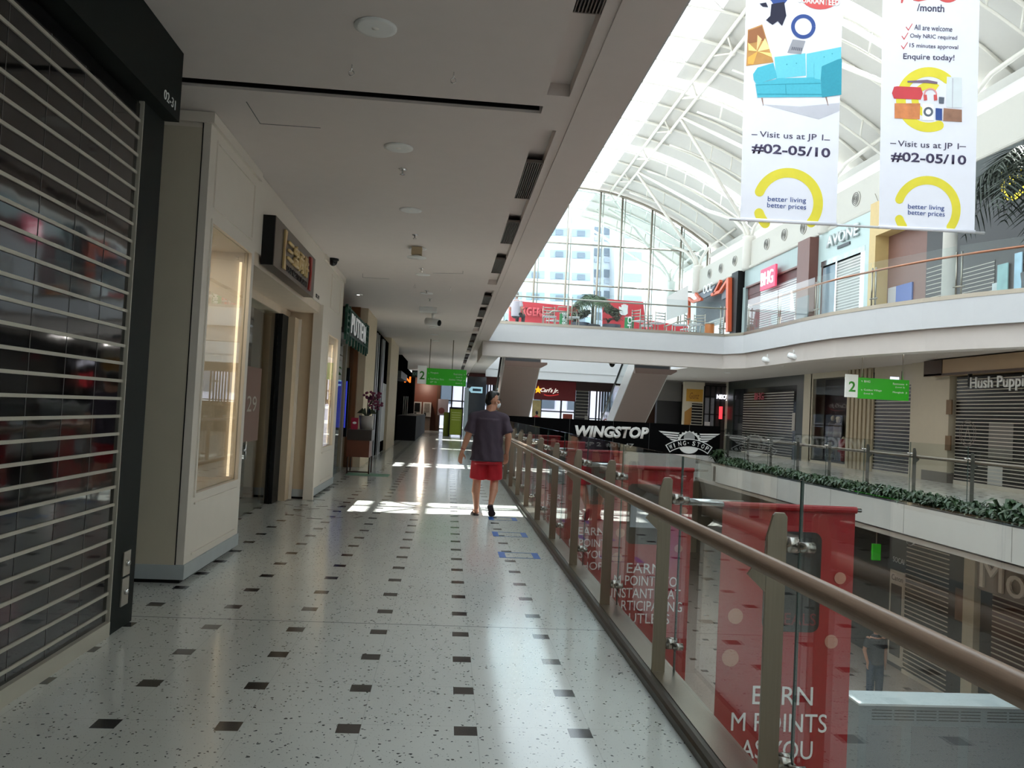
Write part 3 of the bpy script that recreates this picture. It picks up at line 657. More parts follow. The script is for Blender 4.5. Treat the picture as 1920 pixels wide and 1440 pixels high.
# ---------------------------------------------------------------- far end of the corridor
YE = 54
t = T('machine_bay', 'brown wall bay framing the ticket machines at the corridor end', 'wall panel', (0, YE, 0))
fx = lambda px, y=YE: P(px, 770, y=y).x
MB().box(fx(770), fx(823), YE, YE+.2, 0, 3.78).build('panel', M('red_brown', (96, 50, 34), .45, var=.12), t)
MB().box(fx(773), fx(776), YE-.6, YE, 0, 3.7).box(fx(818), fx(824), YE-.6, YE, 0, 3.7).build('side_frame', DBROWN, t)
for i, (p0, p1) in enumerate([(776, 789.5), (794, 807.5)]):
    x0, x1 = fx(p0), fx(p1)
    t = T('ticket_machine', ['grey self-service machine at the corridor end, left one', 'grey self-service machine at the corridor end, right one'][i], 'machine', ((x0+x1)/2, YE-.5, 0), 'self-service machines')
    MB().box(x0, x1, YE-.5, YE, 0, .85).build('base', M('machine_base', (120, 104, 92), .5), t)
    MB().box(x0-.03, x1+.03, YE-.6, YE, .9, 1.85).build('cabinet', M('machine_grey', (176, 170, 164), .4), t)
    MB().box(x0+.06, x1-.06, YE-.62, YE-.6, 1.2, 1.78).build('screen', BLACK if i == 0 else M('poster_mix', (120, 112, 104), .4, var=.5, scale=6), t)
    MB().box(x0+.05, x0+.2, YE-.62, YE-.6, .95, 1.14).build('slot', BLACK, t)
p = P(798, 725, y=YE-1)
o = MB().lathe((p.x, p.y, 3.05), [(.1, 0), (.14, .06), (.02, .06)], 12).build('spotlight', M('warm_spot', (255, 220, 190), emit=4)); tag(o, 'small warm spotlight above the self-service machines', 'light')
lg = bpy.data.lights.new('spot_lamp', 'POINT'); lg.energy = 60; lg.color = (1, .85, .7); lg.shadow_soft_size = .1; lo = bpy.data.objects.new('spot_lamp', lg); COL.objects.link(lo); lo.location = (p.x, p.y-.3, 2.9)
t = T('window_2', None, None, (0, YE, 0)); t['kind'] = 'structure'
m = MB()
for px in (824, 846, 866, 885, 905, 925, 945): m.box(fx(px)-.05, fx(px)+.05, YE, YE+.1, 0, 3.78)
for z in (.1, 2.0, 3.7): m.box(fx(824), fx(945), YE, YE+.1, z, z+.08)
m.build('window_frame', DGREY, t); MB().box(fx(824), fx(945), YE+.04, YE+.06, 0, 3.78).build('window_glass', GLSK, t)
o = MB().box(fx(821), fx(840), YE-1, YE-.96, .5+.55, 2.1).build('poster_board', M('pinkish_poster', (190, 176, 182), .6)); tag(o, 'pale notice board with a red emblem before the end window', 'poster')
ex = T('red_emblem', 'round red and white emblem on the pale notice board', 'emblem', (fx(828), YE-1.02, 1.4))
MB().lathe((fx(828), YE-1.03, 1.35), [(.2, 0), (.2, .02)], 16, 'Y').build('ring', M('emblem_red', (140, 80, 80), .6), ex)
x0, x1 = P(843, 800, y=44).x, P(865, 800, y=44).x
t = T('green_kiosk', 'olive green display kiosk near the corridor end', 'kiosk', (x0, 44, 0))
MB().box(x0, x1, 44, 44.8, .1, 1.5).build('panel', M('olive_green', (142, 160, 40), .5), t)
MB().box(x0-.06, x0, 43.95, 44.85, 0, 1.6).box(x1, x1+.06, 43.95, 44.85, 0, 1.6).box(x0, x1, 43.95, 44.85, 1.5, 1.6).build('frame', BLACK, t)
MB().box(x0-.35, x0-.06, 44.3, 44.8, 0, 1.3).build('side_wing', M('olive_green', (0, 0, 0)), t)
for j in range(4): MB().box(x0+.08, x1-.08, 43.985, 44, .9+j*.13, .93+j*.13).build('print_line', M('pale_olive', (200, 206, 140), .6), t)
t = T('exit_sign', 'dark exit sign box hanging before the far brown wall', 'sign', P(780, 690, y=40))
p = P(772, 707, y=40); MB().box(p.x, p.x+.45, 40, 40.1, p.z, p.z+.35).build('box', M('exit_dark', (20, 34, 28), .5), t)
text('lettering', 'EXIT', M('exit_green', (90, 120, 110), .5, emit=.2), (p.x+.06, 39.995, p.z+.1), UX, UZ, t, h=.14, w=.32, depth=.01)
t = T('arrow_sign', 'lit white arrow sign on dark glass behind the walking man', 'sign', P(890, 730, y=46))
p = P(878, 736, y=46); q = P(905, 726, y=46); w = q.x-p.x; h = q.z-p.z
MB().prism([(p.x, 46, p.z+h/2), (p.x+w*.2, 46, p.z+h), (p.x+w, 46, p.z+h), (p.x+w, 46, p.z), (p.x+w*.2, 46, p.z)], (0, .05, 0)).build('arrow', M('arrow_lit', (150, 190, 205), emit=.5), t)
MB().box(p.x+w*.3, p.x+w*.9, 45.99, 46, p.z+h*.3, p.z+h*.7).build('bar', M('arrow_blue', (30, 60, 80), .5), t)
MB().box(p.x-.1, p.x+w+.2, 46.06, 46.1, 0, 3.4).build('glass_board', M('smoky_board', (46, 50, 56), .1), t)
S('wall_far_door', MB().box(P(869, 780, y=46).x, P(877, 780, y=46).x, 46, 46.4, 0, 2.75), M('pale_blue_post', (176, 190, 198), .4))
# ---------------------------------------------------------------- hanging direction signs
def dirsign(label, y, L, R_, lines, rods, hang):
    (xa, za), (xb, zb), (xc, zc), (xd, zd) = L   # pixel corners: white plate l/r top, green r top, green r bottom
    a, b, c, d = P(xa, za, y=y), P(xb, zb, y=y), P(xc, zc, y=y), P(xd, zd, y=y)
    top, bot = c.z, d.z
    t = T('direction_sign', label, 'sign', ((a.x+c.x)/2, y, bot))
    MB().box(b.x, c.x, y, y+.09, bot, top).build('green_panel', GREEN, t)
    ww = b.x-a.x
    MB().box(a.x, b.x, y+.02, y+.07, bot+.02, top+.07).build('level_plate', M('plate_white', (224, 226, 220), .5, emit=.1), t)
    text('level_number', '2', M('number_green', (60, 150, 40), .5), (a.x+ww*.25, y+.018, bot+(top-bot)*.3), UX, UZ, t, h=(top-bot)*.5, w=ww*.55, depth=.004, bold=.02)
    H = top-bot; W = c.x-b.x
    for (fx_, fz, fw, fh, s) in lines:
        text('lettering', s, LETW, (b.x+W*fx_, y-.001, bot+H*fz), UX, UZ, t, h=H*fh, w=W*fw, depth=.004)
    for px in rods:
        x = P(px, zb, y=y).x; MB().tube([(x, y+.045, top-.01), (x, y+.045, hang)], .016, 8).build('hanging_rod', STEEL, t, True)
lr = [(.04, .66, .03, .08, '←'), (.1, .66, .2, .12, 'Mongkok'), (.04, .3, .03, .08, '←'), (.1, .3, .34, .12, 'FairPrice Xtra'), (.1, .12, .16, .1, '(JP 2)'),
      (.68, .66, .22, .12, 'Restrooms'), (.74, .48, .16, .1, '(Level 3)'), (.93, .66, .03, .08, '↗'), (.57, .3, .33, .12, 'Golden Village'), (.74, .12, .16, .1, '(Level 3)'), (.93, .3, .03, .08, '↗')]
dirsign('green hanging direction sign over the corridor beyond the walking man', 27, [(783.5, 688), (800.5, 690), (875, 694), (875, 725)], None, lr, [(805), (848)], ZC)
rr = [(.05, .78, .03, .09, '↑'), (.11, .78, .12, .1, 'BHG'), (.05, .36, .03, .09, '↑'), (.11, .36, .35, .11, 'Golden Village'), (.11, .2, .18, .09, '(Level 3)'),
      (.68, .74, .22, .1, 'Restrooms'), (.73, .58, .18, .09, '(Level 3)'), (.93, .74, .03, .09, '→'), (.68, .32, .22, .11, 'Mongkok'), (.93, .32, .03, .09, '↗')]
dirsign('green hanging direction sign across the void at the right', 20, [(1587, 703), (1610, 708), (1705, 713), (1704, 752)], None, rr, [(1618), (1694)], 3.79)
t = T('shop_sign', 'tiny lit white sign hanging behind the right green direction sign', 'sign', P(1680, 708, y=27)); p = P(1670, 714, y=26.5)
MB().box(p.x, p.x+.3, 26.5, 26.55, p.z, p.z+.14).build('panel', M('lit_panel', (200, 205, 235), emit=1.2), t)
MB().tube([(p.x+.4, 26.5, p.z), (p.x+.4, 26.5, p.z+.35)], .02, 6).tube([(p.x-.6, 26.5, p.z), (p.x-.6, 26.5, p.z+.25)], .02, 6).build('bracket', BLACK, t)
# floor decals
for i, q in enumerate([[(933, 1035), (1007, 1037), (1016, 1048), (935, 1046)], [(922, 997), (985, 999), (992, 1007.5), (925, 1006)], [(915, 969), (967, 971), (972, 977), (917, 975)]]):
    a, b, c, d = [P(x, y, z=0) for x, y in q]; x0, x1, y0, y1 = a.x, b.x, (d.y+c.y)/2, (a.y+b.y)/2
    t = T('floor_marking', ['blue tape rectangle on the floor, nearest the camera', 'blue tape rectangle on the floor, middle of the three', 'blue tape rectangle on the floor at the walking man’s feet'][i], 'floor marking', ((x0+x1)/2, y0, 0), 'blue floor markings')
    MB().box(x0, x0+.07, y0, y1, .0005, .002).box(x1-.07, x1, y0, y1, .0005, .002).build('end_tape', M('tape_blue', (22, 82, 160), .5), t)
    MB().box(x0, x1, y0, y0+.035, .0005, .0018).box(x0, x1, y1-.035, y1, .0005, .0018).build('side_tape', M('tape_thin', (48, 84, 120), .5), t)
p = P(690, 890, z=0); o = MB().box(p.x-.45, p.x+.45, p.y-.35, p.y+.35, .0005, .002).build('floor_sticker', M('mint_sticker', (96, 150, 128), .4)); tag(o, 'mint green floor sticker before the host podium', 'floor sticker')
for i, (px, py) in enumerate([(585, 943), (610, 963)]):
    p = P(px, py, z=0); m = MB()
    for k in range(10):
        a, b = k*.628, k*.628+.4; r0 = .42+.1*(k % 2)
        m.bar((p.x+r0*math.cos(a), p.y+r0*math.sin(a), .001), (p.x+r0*math.cos(b), p.y+r0*math.sin(b), .001), .03, .002)
    tag(m.build('floor_inlay', M('inlay_brown', (70, 56, 50), .4)), ['swirl inlay in the floor before the soup restaurant, left of the pair', 'swirl inlay in the floor before the soup restaurant, right of the pair'][i], 'floor inlay')
# ================================================================== right-hand wall, level two (plane x = 15.5)
XR = 15.5; NX = Vector((-1, 0, 0))
def yx(px, x=XR): return P(px, 760, x=x).y
S('wall_right_lower', MB().box(15.55, 16.4, yx(1372), 60, 0, 3.8).box(15.55, 16.2, 6, yx(1920)-1, 0, 3.8).box(16.2, 16.5, 6, 60, 0, 3.8), M('wall_dim_cream', (180, 171, 154), .6))
PIER = M('pier_cream', (184, 174, 154), .55, var=.04)
def yslab(m, p0, p1, z0, z1, x0=XR-.05, x1=XR+.1):
    a, b = sorted((yx(p0), yx(p1))); return m.box(x0, x1, a, b, z0, z1)
t = T('department_store_front', 'dark framed shutter with dim red letters on the level across the void', 'shopfront', (XR, yx(1430), 0))
m = MB(); yslab(m, 1366, 1508, 3.35, 3.8); yslab(m, 1366, 1376, 0, 3.35); yslab(m, 1495, 1508, 0, 3.35); m.build('frame', M('frame_green_black', (36, 42, 38), .35), t)
m = MB(); yslab(m, 1376, 1394, 0, 3.35, XR, XR+.1); yslab(m, 1488, 1495, 0, 3.35, XR, XR+.1); yslab(m, 1394, 1488, 2.85, 3.35, XR+.02, XR+.1); m.build('side_glass', M('store_glass_dark', (30, 32, 34), .1), t)
shutter(t, (XR+.0, yx(1394)), (XR+.0, yx(1488)), 0, 3.1, NX, .125, .026, PVC2)
text('lettering', 'BHG', M('dim_red_letters', (150, 60, 70), .5), P(1416, 750, x=XR-.06), -UY, UZ, t, h=.36, w=1.15, depth=.05, bold=.02)
o = MB().box(XR-.06, XR-.05, yx(1494), yx(1488.5), 1.3, 2.1).build('notice', M('notice_paper', (150, 146, 140), .6)); tag(o, 'pale paper notice beside the dark shutter across the void', 'notice')
m = MB(); yslab(m, 1508, 1523, 0, 3.8); S('wall_right_1', m, PIER)
t = T('display_window', 'dark display window with two dressed mannequins across the void', 'display window', (XR, yx(1555), 0))
m = MB(); yslab(m, 1521, 1525, .05, 3.55); yslab(m, 1590, 1594, .05, 3.8); yslab(m, 1521, 1594, 3.55, 3.8); yslab(m, 1521, 1594, 0, .12); m.build('surround', PIER, t)
m = MB(); yslab(m, 1525, 1590, .12, 3.55, XR+.5, XR+.58); m.build('back_wall', M('window_maroon', (38, 22, 24), .6), t)
m = MB(); yslab(m, 1525, 1590, .12, .16, XR-.02, XR+.55); m.build('plinth', DGREY, t)
m = MB(); yslab(m, 1525, 1590, .12, 3.55, XR-.02, XR); m.build('glass_pane', glass('window_glass_dim', (.9, .92, .92), 1.15), t)
def mannequin(y, h, mat, hat, lab):
    t = T('mannequin', lab, 'mannequin', (XR+.2, y, .16)); x = XR+.2; z = .16
    m = MB()
    for s in (-1, 1): m.cap((x, y+.09*s, z+.1), (x, y+.1*s, z+.85*h), .06, .09, 8); m.cap((x, y+.24*s, z+1.38*h), (x-.05, y+.28*s, z+.8*h), .06, .045, 8)
    m.cap((x, y, z+.9*h), (x, y, z+1.4*h), .17, .19, 10); m.build('clothing', mat, t, True)
    q = MB().ball((x, y, z+1.66*h), (.09, .085, .12), 10).tube([(x, y, z+1.4*h), (x, y, z+1.6*h)], .05, 8); q.build('head', M('mannequin_skin', (196, 176, 152), .5), t, True)
    if hat: MB().ball((x, y, z+1.74*h), (.11, .11, .09), 10).build('hat', M('beige_hat', (206, 188, 156), .8), t, True)
mannequin(yx(1554), 1.05, M('brown_coat', (70, 56, 46), .9), False, 'taller mannequin in a brown coat in the display window')
mannequin(yx(1564), 1.0, M('khaki_coat', (96, 80, 66), .9), True, 'mannequin with a beige hat in the display window')
mannequin(yx(1575), .55, M('child_red', (150, 44, 44), .9), False, 'small mannequin in red in the display window')
PLEAT = M('pleated_panel', (168, 156, 132), .6)
m = MB(); a, b = yx(1640), yx(1594); n = 12
for i in range(n): y = a+(b-a)*i/n; m.box(XR-.05-.06*(i % 2), XR+.05, y, y+(b-a)/n, 0, 3.8)
S('wall_right_2', m, PLEAT)
t = T('shuttered_shop', 'narrow shuttered shop behind the right green direction sign', 'shopfront', (XR, yx(1680), 0))
shutter(t, (XR, yx(1640)), (XR, yx(1718)), 0, 3.1, NX, .125, .026, PVC2)
m = MB(); yslab(m, 1638, 1722, 3.1, 3.8); m.build('header', PIER, t)
text('unit_number', '02-38', BLACK, P(1714, 687, x=XR-.06), -UY, UZ, t, h=.07, w=.22, depth=.004)
m = MB(); yslab(m, 1718, 1752, 0, 3.8, XR-.2, XR+.1); S('wall_right_3', m, PIER)
m = MB(); yslab(m, 1752, 1768, 0, 3.8, XR-.08, XR+.1); m.box(XR-.22, XR+.1, yx(1792), yx(1752), 0, 3.3)
S('wall_right_4', m, PIER)
m = MB(); m.box(XR-.23, XR+.1, yx(1792)-.02, yx(1744), .0, .32); S('baseboard_right', m, M('skirting_grey', (110, 104, 96), .5))
t = T('shoe_shop_front', 'shuttered shoe shop with large white lettering at the right edge', 'shopfront', (XR, yx(1860), 0))
m = MB().box(XR-.6, XR+.1, 15, yx(1765), 3.28, 3.75); m.build('header', M('header_tan', (160, 134, 104), .5, var=.05), t)
MB().box(XR-.62, XR-.6, yx(1800), yx(1765), 3.28, 3.75).box(XR-.62, XR-.6, 15, yx(1765), 3.26, 3.33).build('header_edge', M('header_brown', (62, 42, 28), .5), t)
for z0, z1 in ((1.0, 1.45), (2.1, 2.55)):
    MB().box(XR-.24, XR-.2, yx(1798), yx(1788), z0, z1).build('wood_block', M('block_brown', (110, 84, 56), .5), t)
shutter(t, (XR-.1, yx(1799)), (XR-.1, 15), 0, 3.25, NX, .106, .024, PVC2, M('slat_bright', (200, 192, 178), .45, .2), .12)
text('lettering', 'Hush Puppies', M('letters_silver', (214, 216, 214), .4), P(1820, 735, x=XR-.55), -UY, UZ, t, h=.42, w=2.6, depth=.035, bold=.008)
for y in (yx(1845), 18.6): MB().box(XR-.5, XR-.4, y-.03, y+.03, 2.9, 3.28).build('letter_bracket', BLACK, t)
m = MB()
for r_ in (.38, .3): m.tube([(XR-.102, yx(1822)+r_*math.cos(k*.2618), 1.55+r_*math.sin(k*.2618)) for k in range(25)], .012, 5)
m.bar((XR-.103, yx(1822)-.12, 1.4), (XR-.103, yx(1822), 1.75), .04, .004, (1, 0, 0)).bar((XR-.103, yx(1822)+.12, 1.4), (XR-.103, yx(1822), 1.75), .04, .004, (1, 0, 0))
m.build('round_emblem', M('faint_emblem', (92, 84, 78), .5), t)
for (p0, p1, z0, z1, c) in ((1862, 1908, .75, 1.9, (96, 92, 88)), (1862, 1890, -.0, .7, (170, 170, 168))):
    o = MB().box(XR-.106, XR-.101, yx(p1), yx(p0), z0+.13, z1).build('window_poster', M('poster%d' % p1, c, .6, var=.1)); tag(o, ['pale bright panel low in the shoe shop window', 'tall grey poster panel in the shoe shop window'][p1 > 1900], 'poster')
for i, (x, y) in enumerate(((12.4, 16.5), (12.4, 20.5), (12.4, 24.5), (12.6, 30), (12.6, 36), (12.6, 41))):
    q = T('downlight', 'round recessed downlight in the ceiling across the void, %s along the right shopfronts' % ['first', 'second', 'third', 'fourth', 'fifth', 'sixth'][i], 'light', (x, y, 3.79), 'downlights across the void')
    MB().lathe((x, y, 3.775), [(.1, 0), (.14, .004), (.14, .014), (.1, .014)], 18).build('ring', WHITE, q, True)
    MB().lathe((x, y, 3.782), [(.1, 0), (.02, .006)], 14).build('lens', M('lens_frost', (240, 232, 220), .4, emit=1.0), q, True)  # lens glow is added; these fittings are off
    lg = bpy.data.lights.new('downlight_lamp', 'AREA'); lg.shape = 'DISK'; lg.size = .2; lg.energy = 30; lg.color = (1, .95, .89); lo = bpy.data.objects.new('downlight_lamp', lg); COL.objects.link(lo); lo.location = (x, y, 3.76)  # fill lamp added under each unlit fitting to lift the dim shopfronts
# corner shops further away
YB = 44.5
t = T('snack_shop', 'yellow poster snack shop in the far right corner', 'shopfront', (13.4, YB, 0)); fx2 = lambda px: P(px, 760, y=YB).x
MB().box(fx2(1282), fx2(1320), YB, YB+.3, 0, 3.7).build('wall', PIER, t)
MB().box(fx2(1286), fx2(1317), YB-.02, YB, 2.6, 3.3).build('sign_board', M('mustard', (176, 130, 40), .5), t)
text('lettering', 'Gunz', M('brown_script', (120, 76, 24), .5), (fx2(1292), YB-.025, 2.75), UX, UZ, t, h=.35, w=.55, depth=.01, shear=.3)
MB().prism([(fx2(1284), YB-.02, 1.0), (fx2(1294), YB-.02, 1.0), (fx2(1300), YB-.02, 2.2), (fx2(1308), YB-.02, 2.55), (fx2(1284), YB-.02, 2.0)], (0, .015, 0)).build('poster_shape', M('ochre', (150, 106, 44), .5), t)
shutter(t, (fx2(1297), YB-.04), (fx2(1317), YB-.04), 0, 2.5, (0, -1, 0), .16, .03, PVC2)
t = T('cafe_window', 'dark paned cafe window with lit white and red signs', 'shopfront', (14.6, YB, 0))
MB().box(fx2(1320), fx2(1366), YB+.05, YB+.3, 0, 3.7).build('back', M('cafe_dark', (44, 36, 36), .5), t)
m = MB()
for px in (1320, 1331, 1341, 1351, 1364): m.box(fx2(px)-.04, fx2(px)+.04, YB-.02, YB+.06, 0, 3.5)
for z in (1.0, 1.9, 2.9, 3.5): m.box(fx2(1320), fx2(1364), YB-.02, YB+.06, z, z+.06)
m.build('window_frame', BLACK, t)
MB().box(fx2(1322), fx2(1339), YB+.0, YB+.04, 1.1, 2.85).build('window_pane', M('pane_grey', (120, 120, 126), .2, var=.3), t)
for a_, b_, z0, z1 in ((1322, 1332, .6, 1.5), (1342, 1350, .7, 1.2)): MB().box(fx2(a_), fx2(b_), YB-.04, YB-.02, z0, z1).build('white_notice', M('cafe_notice', (190, 186, 186), .6, var=.3, scale=8), t)
text('lettering', 'NEO)', M('lit_white', (240, 240, 255), emit=1.6), (fx2(1342), YB-.1, 2.75), UX, UZ, t, h=.32, w=.62, depth=.04, bold=.03)
MB().box(fx2(1348), fx2(1354), YB-.1, YB-.06, 1.7, 2.4).build('red_sign', M('lit_red', (240, 60, 70), emit=1.0), t)
t = T('dark_kiosk', 'dark bar counter area between escalator and yellow snack shop', 'kiosk', (12.3, YB+1, 0))
MB().box(P(1232, 760, y=46).x, P(1282, 760, y=46).x, 46, 46.4, 0, 2.6).build('back', M('bar_dark', (18, 18, 20), .4), t)
MB().box(P(1232, 760, y=46).x, P(1276, 760, y=46).x, 45.9, 46.3, 2.6, 3.7).build('header', M('bar_header', (96, 92, 88), .5), t)
# burger restaurant at the far end
YC = 50; fc = lambda px: P(px, 760, y=YC).x
t = T('burger_restaurant_front', 'dark red fascia of the fast food restaurant with star and script', 'shopfront', (fc(1040), YC, 0))
MB().box(fc(1000), fc(1078), YC-.1, YC, 2.35, 3.55).build('fascia', DRED, t)
text('lettering', "Carl's Jr.", M('script_white', (244, 236, 226), .5, emit=.6), P(1013, 737, y=YC-.12), UX, UZ, t, h=.34, w=1.12, depth=.03, shear=.35, bold=.02)
c = P(1009, 731, y=YC-.15); st = []
for i in range(10): a_ = math.pi/2+i*math.pi/5; r_ = .26 if i % 2 == 0 else .11; st.append((c.x+r_*math.cos(a_), YC-.15, c.z+r_*math.sin(a_)))
MB().prism(st, (0, .04, 0)).build('star', M('star_yellow', (255, 196, 40), .5, emit=.7), t)
a = [(P(1020+i*3.4, 740+[0, 1, 1.6, 1.8, 1.8, 1.5, 1, .4, -.5][i], y=YC-.13)) for i in range(9)]; MB().tube(a, .035, 5).build('swoosh', M('swoosh_red', (220, 60, 60), .5, emit=.3), t)
m = MB()
for px in (1014, 1052, 1078): m.box(fc(px)-.05, fc(px)+.05, YC-.05, YC+.05, 0, 2.35)
m.box(fc(1000), fc(1078), YC-.05, YC+.05, 1.62, 1.7); m.build('window_frame', DGREY, t)
MB().box(fc(1000), fc(1078), YC, YC+.02, 0, 2.35).build('window_pane', GLSK, t)
o = MB().box(fc(998), fc(1014), YC-.09, YC-.06, .2, 2.3).build('menu_poster', M('menu_yellow', (206, 186, 130), .5, var=.4, scale=5)); tag(o, 'yellow and cream menu poster at the left of the fast food window', 'poster')
t = T('food_poster', 'red and yellow food poster in the fast food window', 'poster', (fc(1064), YC, 1))
MB().box(fc(1056), fc(1074), YC-.1, YC-.07, .9, 1.55).build('picture', M('food_picture', (150, 60, 40), .5, var=.6, scale=4), t)
MB().box(fc(1056), fc(1074), YC-.1, YC-.07, .3, .88).build('white_panel', LETW, t)
t = T('black_shutter', 'black shuttered bay right of the fast food windows', 'shutter', (fc(1090), YC, 0))
shutter(t, (fc(1079), YC-.03), (fc(1103), YC-.03), 0, 3.2, (0, -1, 0), .2, .03, M('shutter_black', (16, 14, 16), .4))
o = MB().box(fc(1097), fc(1103), YC-.09, YC-.07, 1.0, 1.5).build('notice', M('notice_paper', (0, 0, 0))); tag(o, 'white notice on the black shutter at the far end', 'notice')
t = T('barred_window', 'tall window with dark vertical bars beside the black shutter', 'window', (fc(1130), YC, 0))
MB().box(fc(1104), fc(1160), YC+.05, YC+.07, 0, 2.9).build('pane', GLSK, t)
m = MB()
for px in (1105, 1118, 1124, 1129, 1134, 1139, 1144, 1150): m.box(fc(px)-.045, fc(px)+.045, YC-.03, YC+.04, 0, 3.2)
m.box(fc(1104), fc(1165), YC-.03, YC+.04, 1.3, 1.37).box(fc(1136), fc(1150), YC-.05, YC, 2.4, 2.5); m.build('bar', M('window_bar', (34, 34, 44), .5), t)
MB().box(fc(1078), fc(1170), YC-.06, YC+.1, 3.05, 3.6).build('header', M('header_dark', (58, 34, 32), .5), t)
t = T('bar_front', 'brown framed glass front behind the man and first escalator', 'shopfront', (fc(925), YC, 0))
MB().box(fc(876), fc(945), 49.9, 50, 3.1, 3.75).build('header', M('header_red_brown', (96, 44, 40), .5), t)
for px in range(908, 945, 5): MB().box(fc(px)-.04, fc(px)+.04, 49.9, 50, 1.4, 3.1).build('bar', BLACK, t)
# street building seen through the level two windows
t = T('street_building', 'pale lilac street facade seen through the far level two windows', 'building', (6, 66, -4))
MB().box(-16, 34, 80, 86, -4.5, 5.2).build('facade', M('lilac_facade', (176, 172, 190), .7, var=.12, scale=.6), t)
for i in range(12):
    MB().box(-12+3.4*i, -9.9+3.4*i, 79.9, 80, 2.0, 4.2).build('window', M('street_window', (70, 78, 92), .3), t)
MB().box(-16, 34, 79.9, 80, .9, 1.15).box(-16, 34, 79.9, 80, -.6, -.2).build('ledge', LETW, t)
# ================================================================== escalators
for px0, px1, lab in ((945, 1011, 'escalator rising toward the upper level, brown underside, left one behind the man'), (1186, 1251, 'escalator rising toward the upper level, brown underside and pale left side, right one')):
    yt, yb = 31.6, 38.4; zt = 3.45; sl = math.tan(math.radians(30)); zb = zt-(yb-yt)*sl
    xa, xb = P(px0, 690, y=32).x, P(px1, 690, y=32).x
    t = T('escalator', lab, 'escalator', ((xa+xb)/2, yt, 0), 'escalators')
    MB().prism([(xa, yt, zt), (xb, yt, zt), (xb, yt, zt+.02), (xa, yt, zt+.02)], (0, yb-yt, zb-zt)).build('underside_panel', M('underside_brown', (124, 104, 96), .5, var=.04), t)
    MB().prism([(xa+.02, yt, zt+.02), (xb-.02, yt, zt+.02), (xb-.02, yt, zt+.35), (xa+.02, yt, zt+.35)], (0, yb-yt, zb-zt)).build('truss', DGREY, t)
    for x, s in ((xa-.03, -1), (xb, 1)):
        side = MB().prism([(x, yt, zt-.0), (x+.03, yt, zt), (x+.03, yt, zt+.85), (x, yt, zt+.85)], (0, yb-yt, zb-zt)).build('side_cladding', M('cladding_pale', (186, 184, 180), .35, .5, var=.04), t)
        MB().prism([(x+.005, yt, zt+.85), (x+.025, yt, zt+.85), (x+.025, yt, zt+1.6), (x+.005, yt, zt+1.6)], (0, yb-yt, zb-zt)).build('glass_side', GLS, side)
        MB().tube([(x+.015, yt, zt+1.62), (x+.015, yb, zb+1.62)], .05, 8).build('handrail', BLACK, t, True)
    MB().prism([(xa, yt-.1, 3.28), (xb+.02, yt-.1, 3.28), (xb+.26, yt-.1, 3.42), (xb+.26, yt-.1, 3.5), (xa-.02, yt-.1, 3.5)], (0, .12, 0)).build('landing_panel', M('underside_brown', (0, 0, 0)), t)
    MB().prism([(xa-.05, yb, 0), (xb+.05, yb, 0), (xb+.05, yb, zb+.3), (xa-.05, yb, zb+.3)], (0, 2, -.2)).build('pit_housing', DGREY, t)
# ================================================================== black wing sign barrier
YW = 28.2
w0, w1 = P(952, 790, y=YW).x, P(1351, 800, y=YW).x; zt, zb = 1.36, .30
t = T('sign_barrier', 'black wrapped glass barrier with white chicken shop lettering and winged emblem', 'barrier', ((w0+w1)/2, YW, 0))
w0 = 1.32
MB().box(w0, w1, YW, YW+.03, zb, zt).build('black_wrap', M('wrap_black', (7, 7, 8), .7, spec=.05), t)
for px in (1001, 1067, 1149, 1217, 1292): x = P(px, 820, y=YW).x; MB().box(x-.006, x+.006, YW-.004, YW, zb, zt).build('panel_joint', M('joint_grey', (60, 62, 62), .4), t)
textP('lettering', 'WINGSTOP', LETW, (1077, 819), (1216, 823), 22, t, .006, (0, -.006, 0), y=YW, bold=.05, shear=.15)
textP('address_line', 'JP 2  #01-47', M('grey_letters', (150, 152, 150), .5), (1098, 838), (1188, 842), 10, t, .004, (0, -.006, 0), y=YW, bold=.03)
cw = P(1292, 828, y=YW); EMB = M('emblem_white', (222, 224, 222), .5); yy = YW-.012
m = MB()
ring = [(cw.x+(.40 if i % 2 else .46)*math.cos(math.pi*i/20), yy, cw.z+.02+(.40 if i % 2 else .46)*math.sin(math.pi*i/20)*.8) for i in range(21)]
ring2 = [(cw.x+.33*math.cos(math.pi*i/20), yy, cw.z+.02+.33*math.sin(math.pi*i/20)*.8) for i in range(20, -1, -1)]
m.prism(ring+ring2, (0, .006, 0)); m.build('gear', EMB, t)
m = MB()
for s in (-1, 1):
    for j in range(4):
        a0 = .42-.02*j; m.prism([(cw.x+s*(.36+.02*j), yy, cw.z+.30-.085*j), (cw.x+s*(1.12-.13*j), yy, cw.z+.33-.085*j), (cw.x+s*(1.02-.13*j), yy, cw.z+.27-.085*j), (cw.x+s*(.40+.02*j), yy, cw.z+.25-.085*j)], (0, .006, 0))
m.build('wing', EMB, t)
def arcband(r0, r1, a0, a1, cz, n=14):
    o_ = [(cw.x+r1*math.sin(a0+(a1-a0)*i/n), yy-.004, cz+r1*math.cos(a0+(a1-a0)*i/n)) for i in range(n+1)]
    i_ = [(cw.x+r0*math.sin(a0+(a1-a0)*i/n), yy-.004, cz+r0*math.cos(a0+(a1-a0)*i/n)) for i in range(n, -1, -1)]
    return MB().prism(o_+i_, (0, .006, 0))
cz = cw.z-1.42
arcband(1.22, 1.52, -.60, .60, cz).build('ribbon', EMB, t)
rb = arcband(1.25, 1.49, -.575, .575, cz); rb.v = [v+Vector((0, -.005, 0)) for v in rb.v]; rb.build('ribbon_field', M('wrap_black', (0, 0, 0)), t)
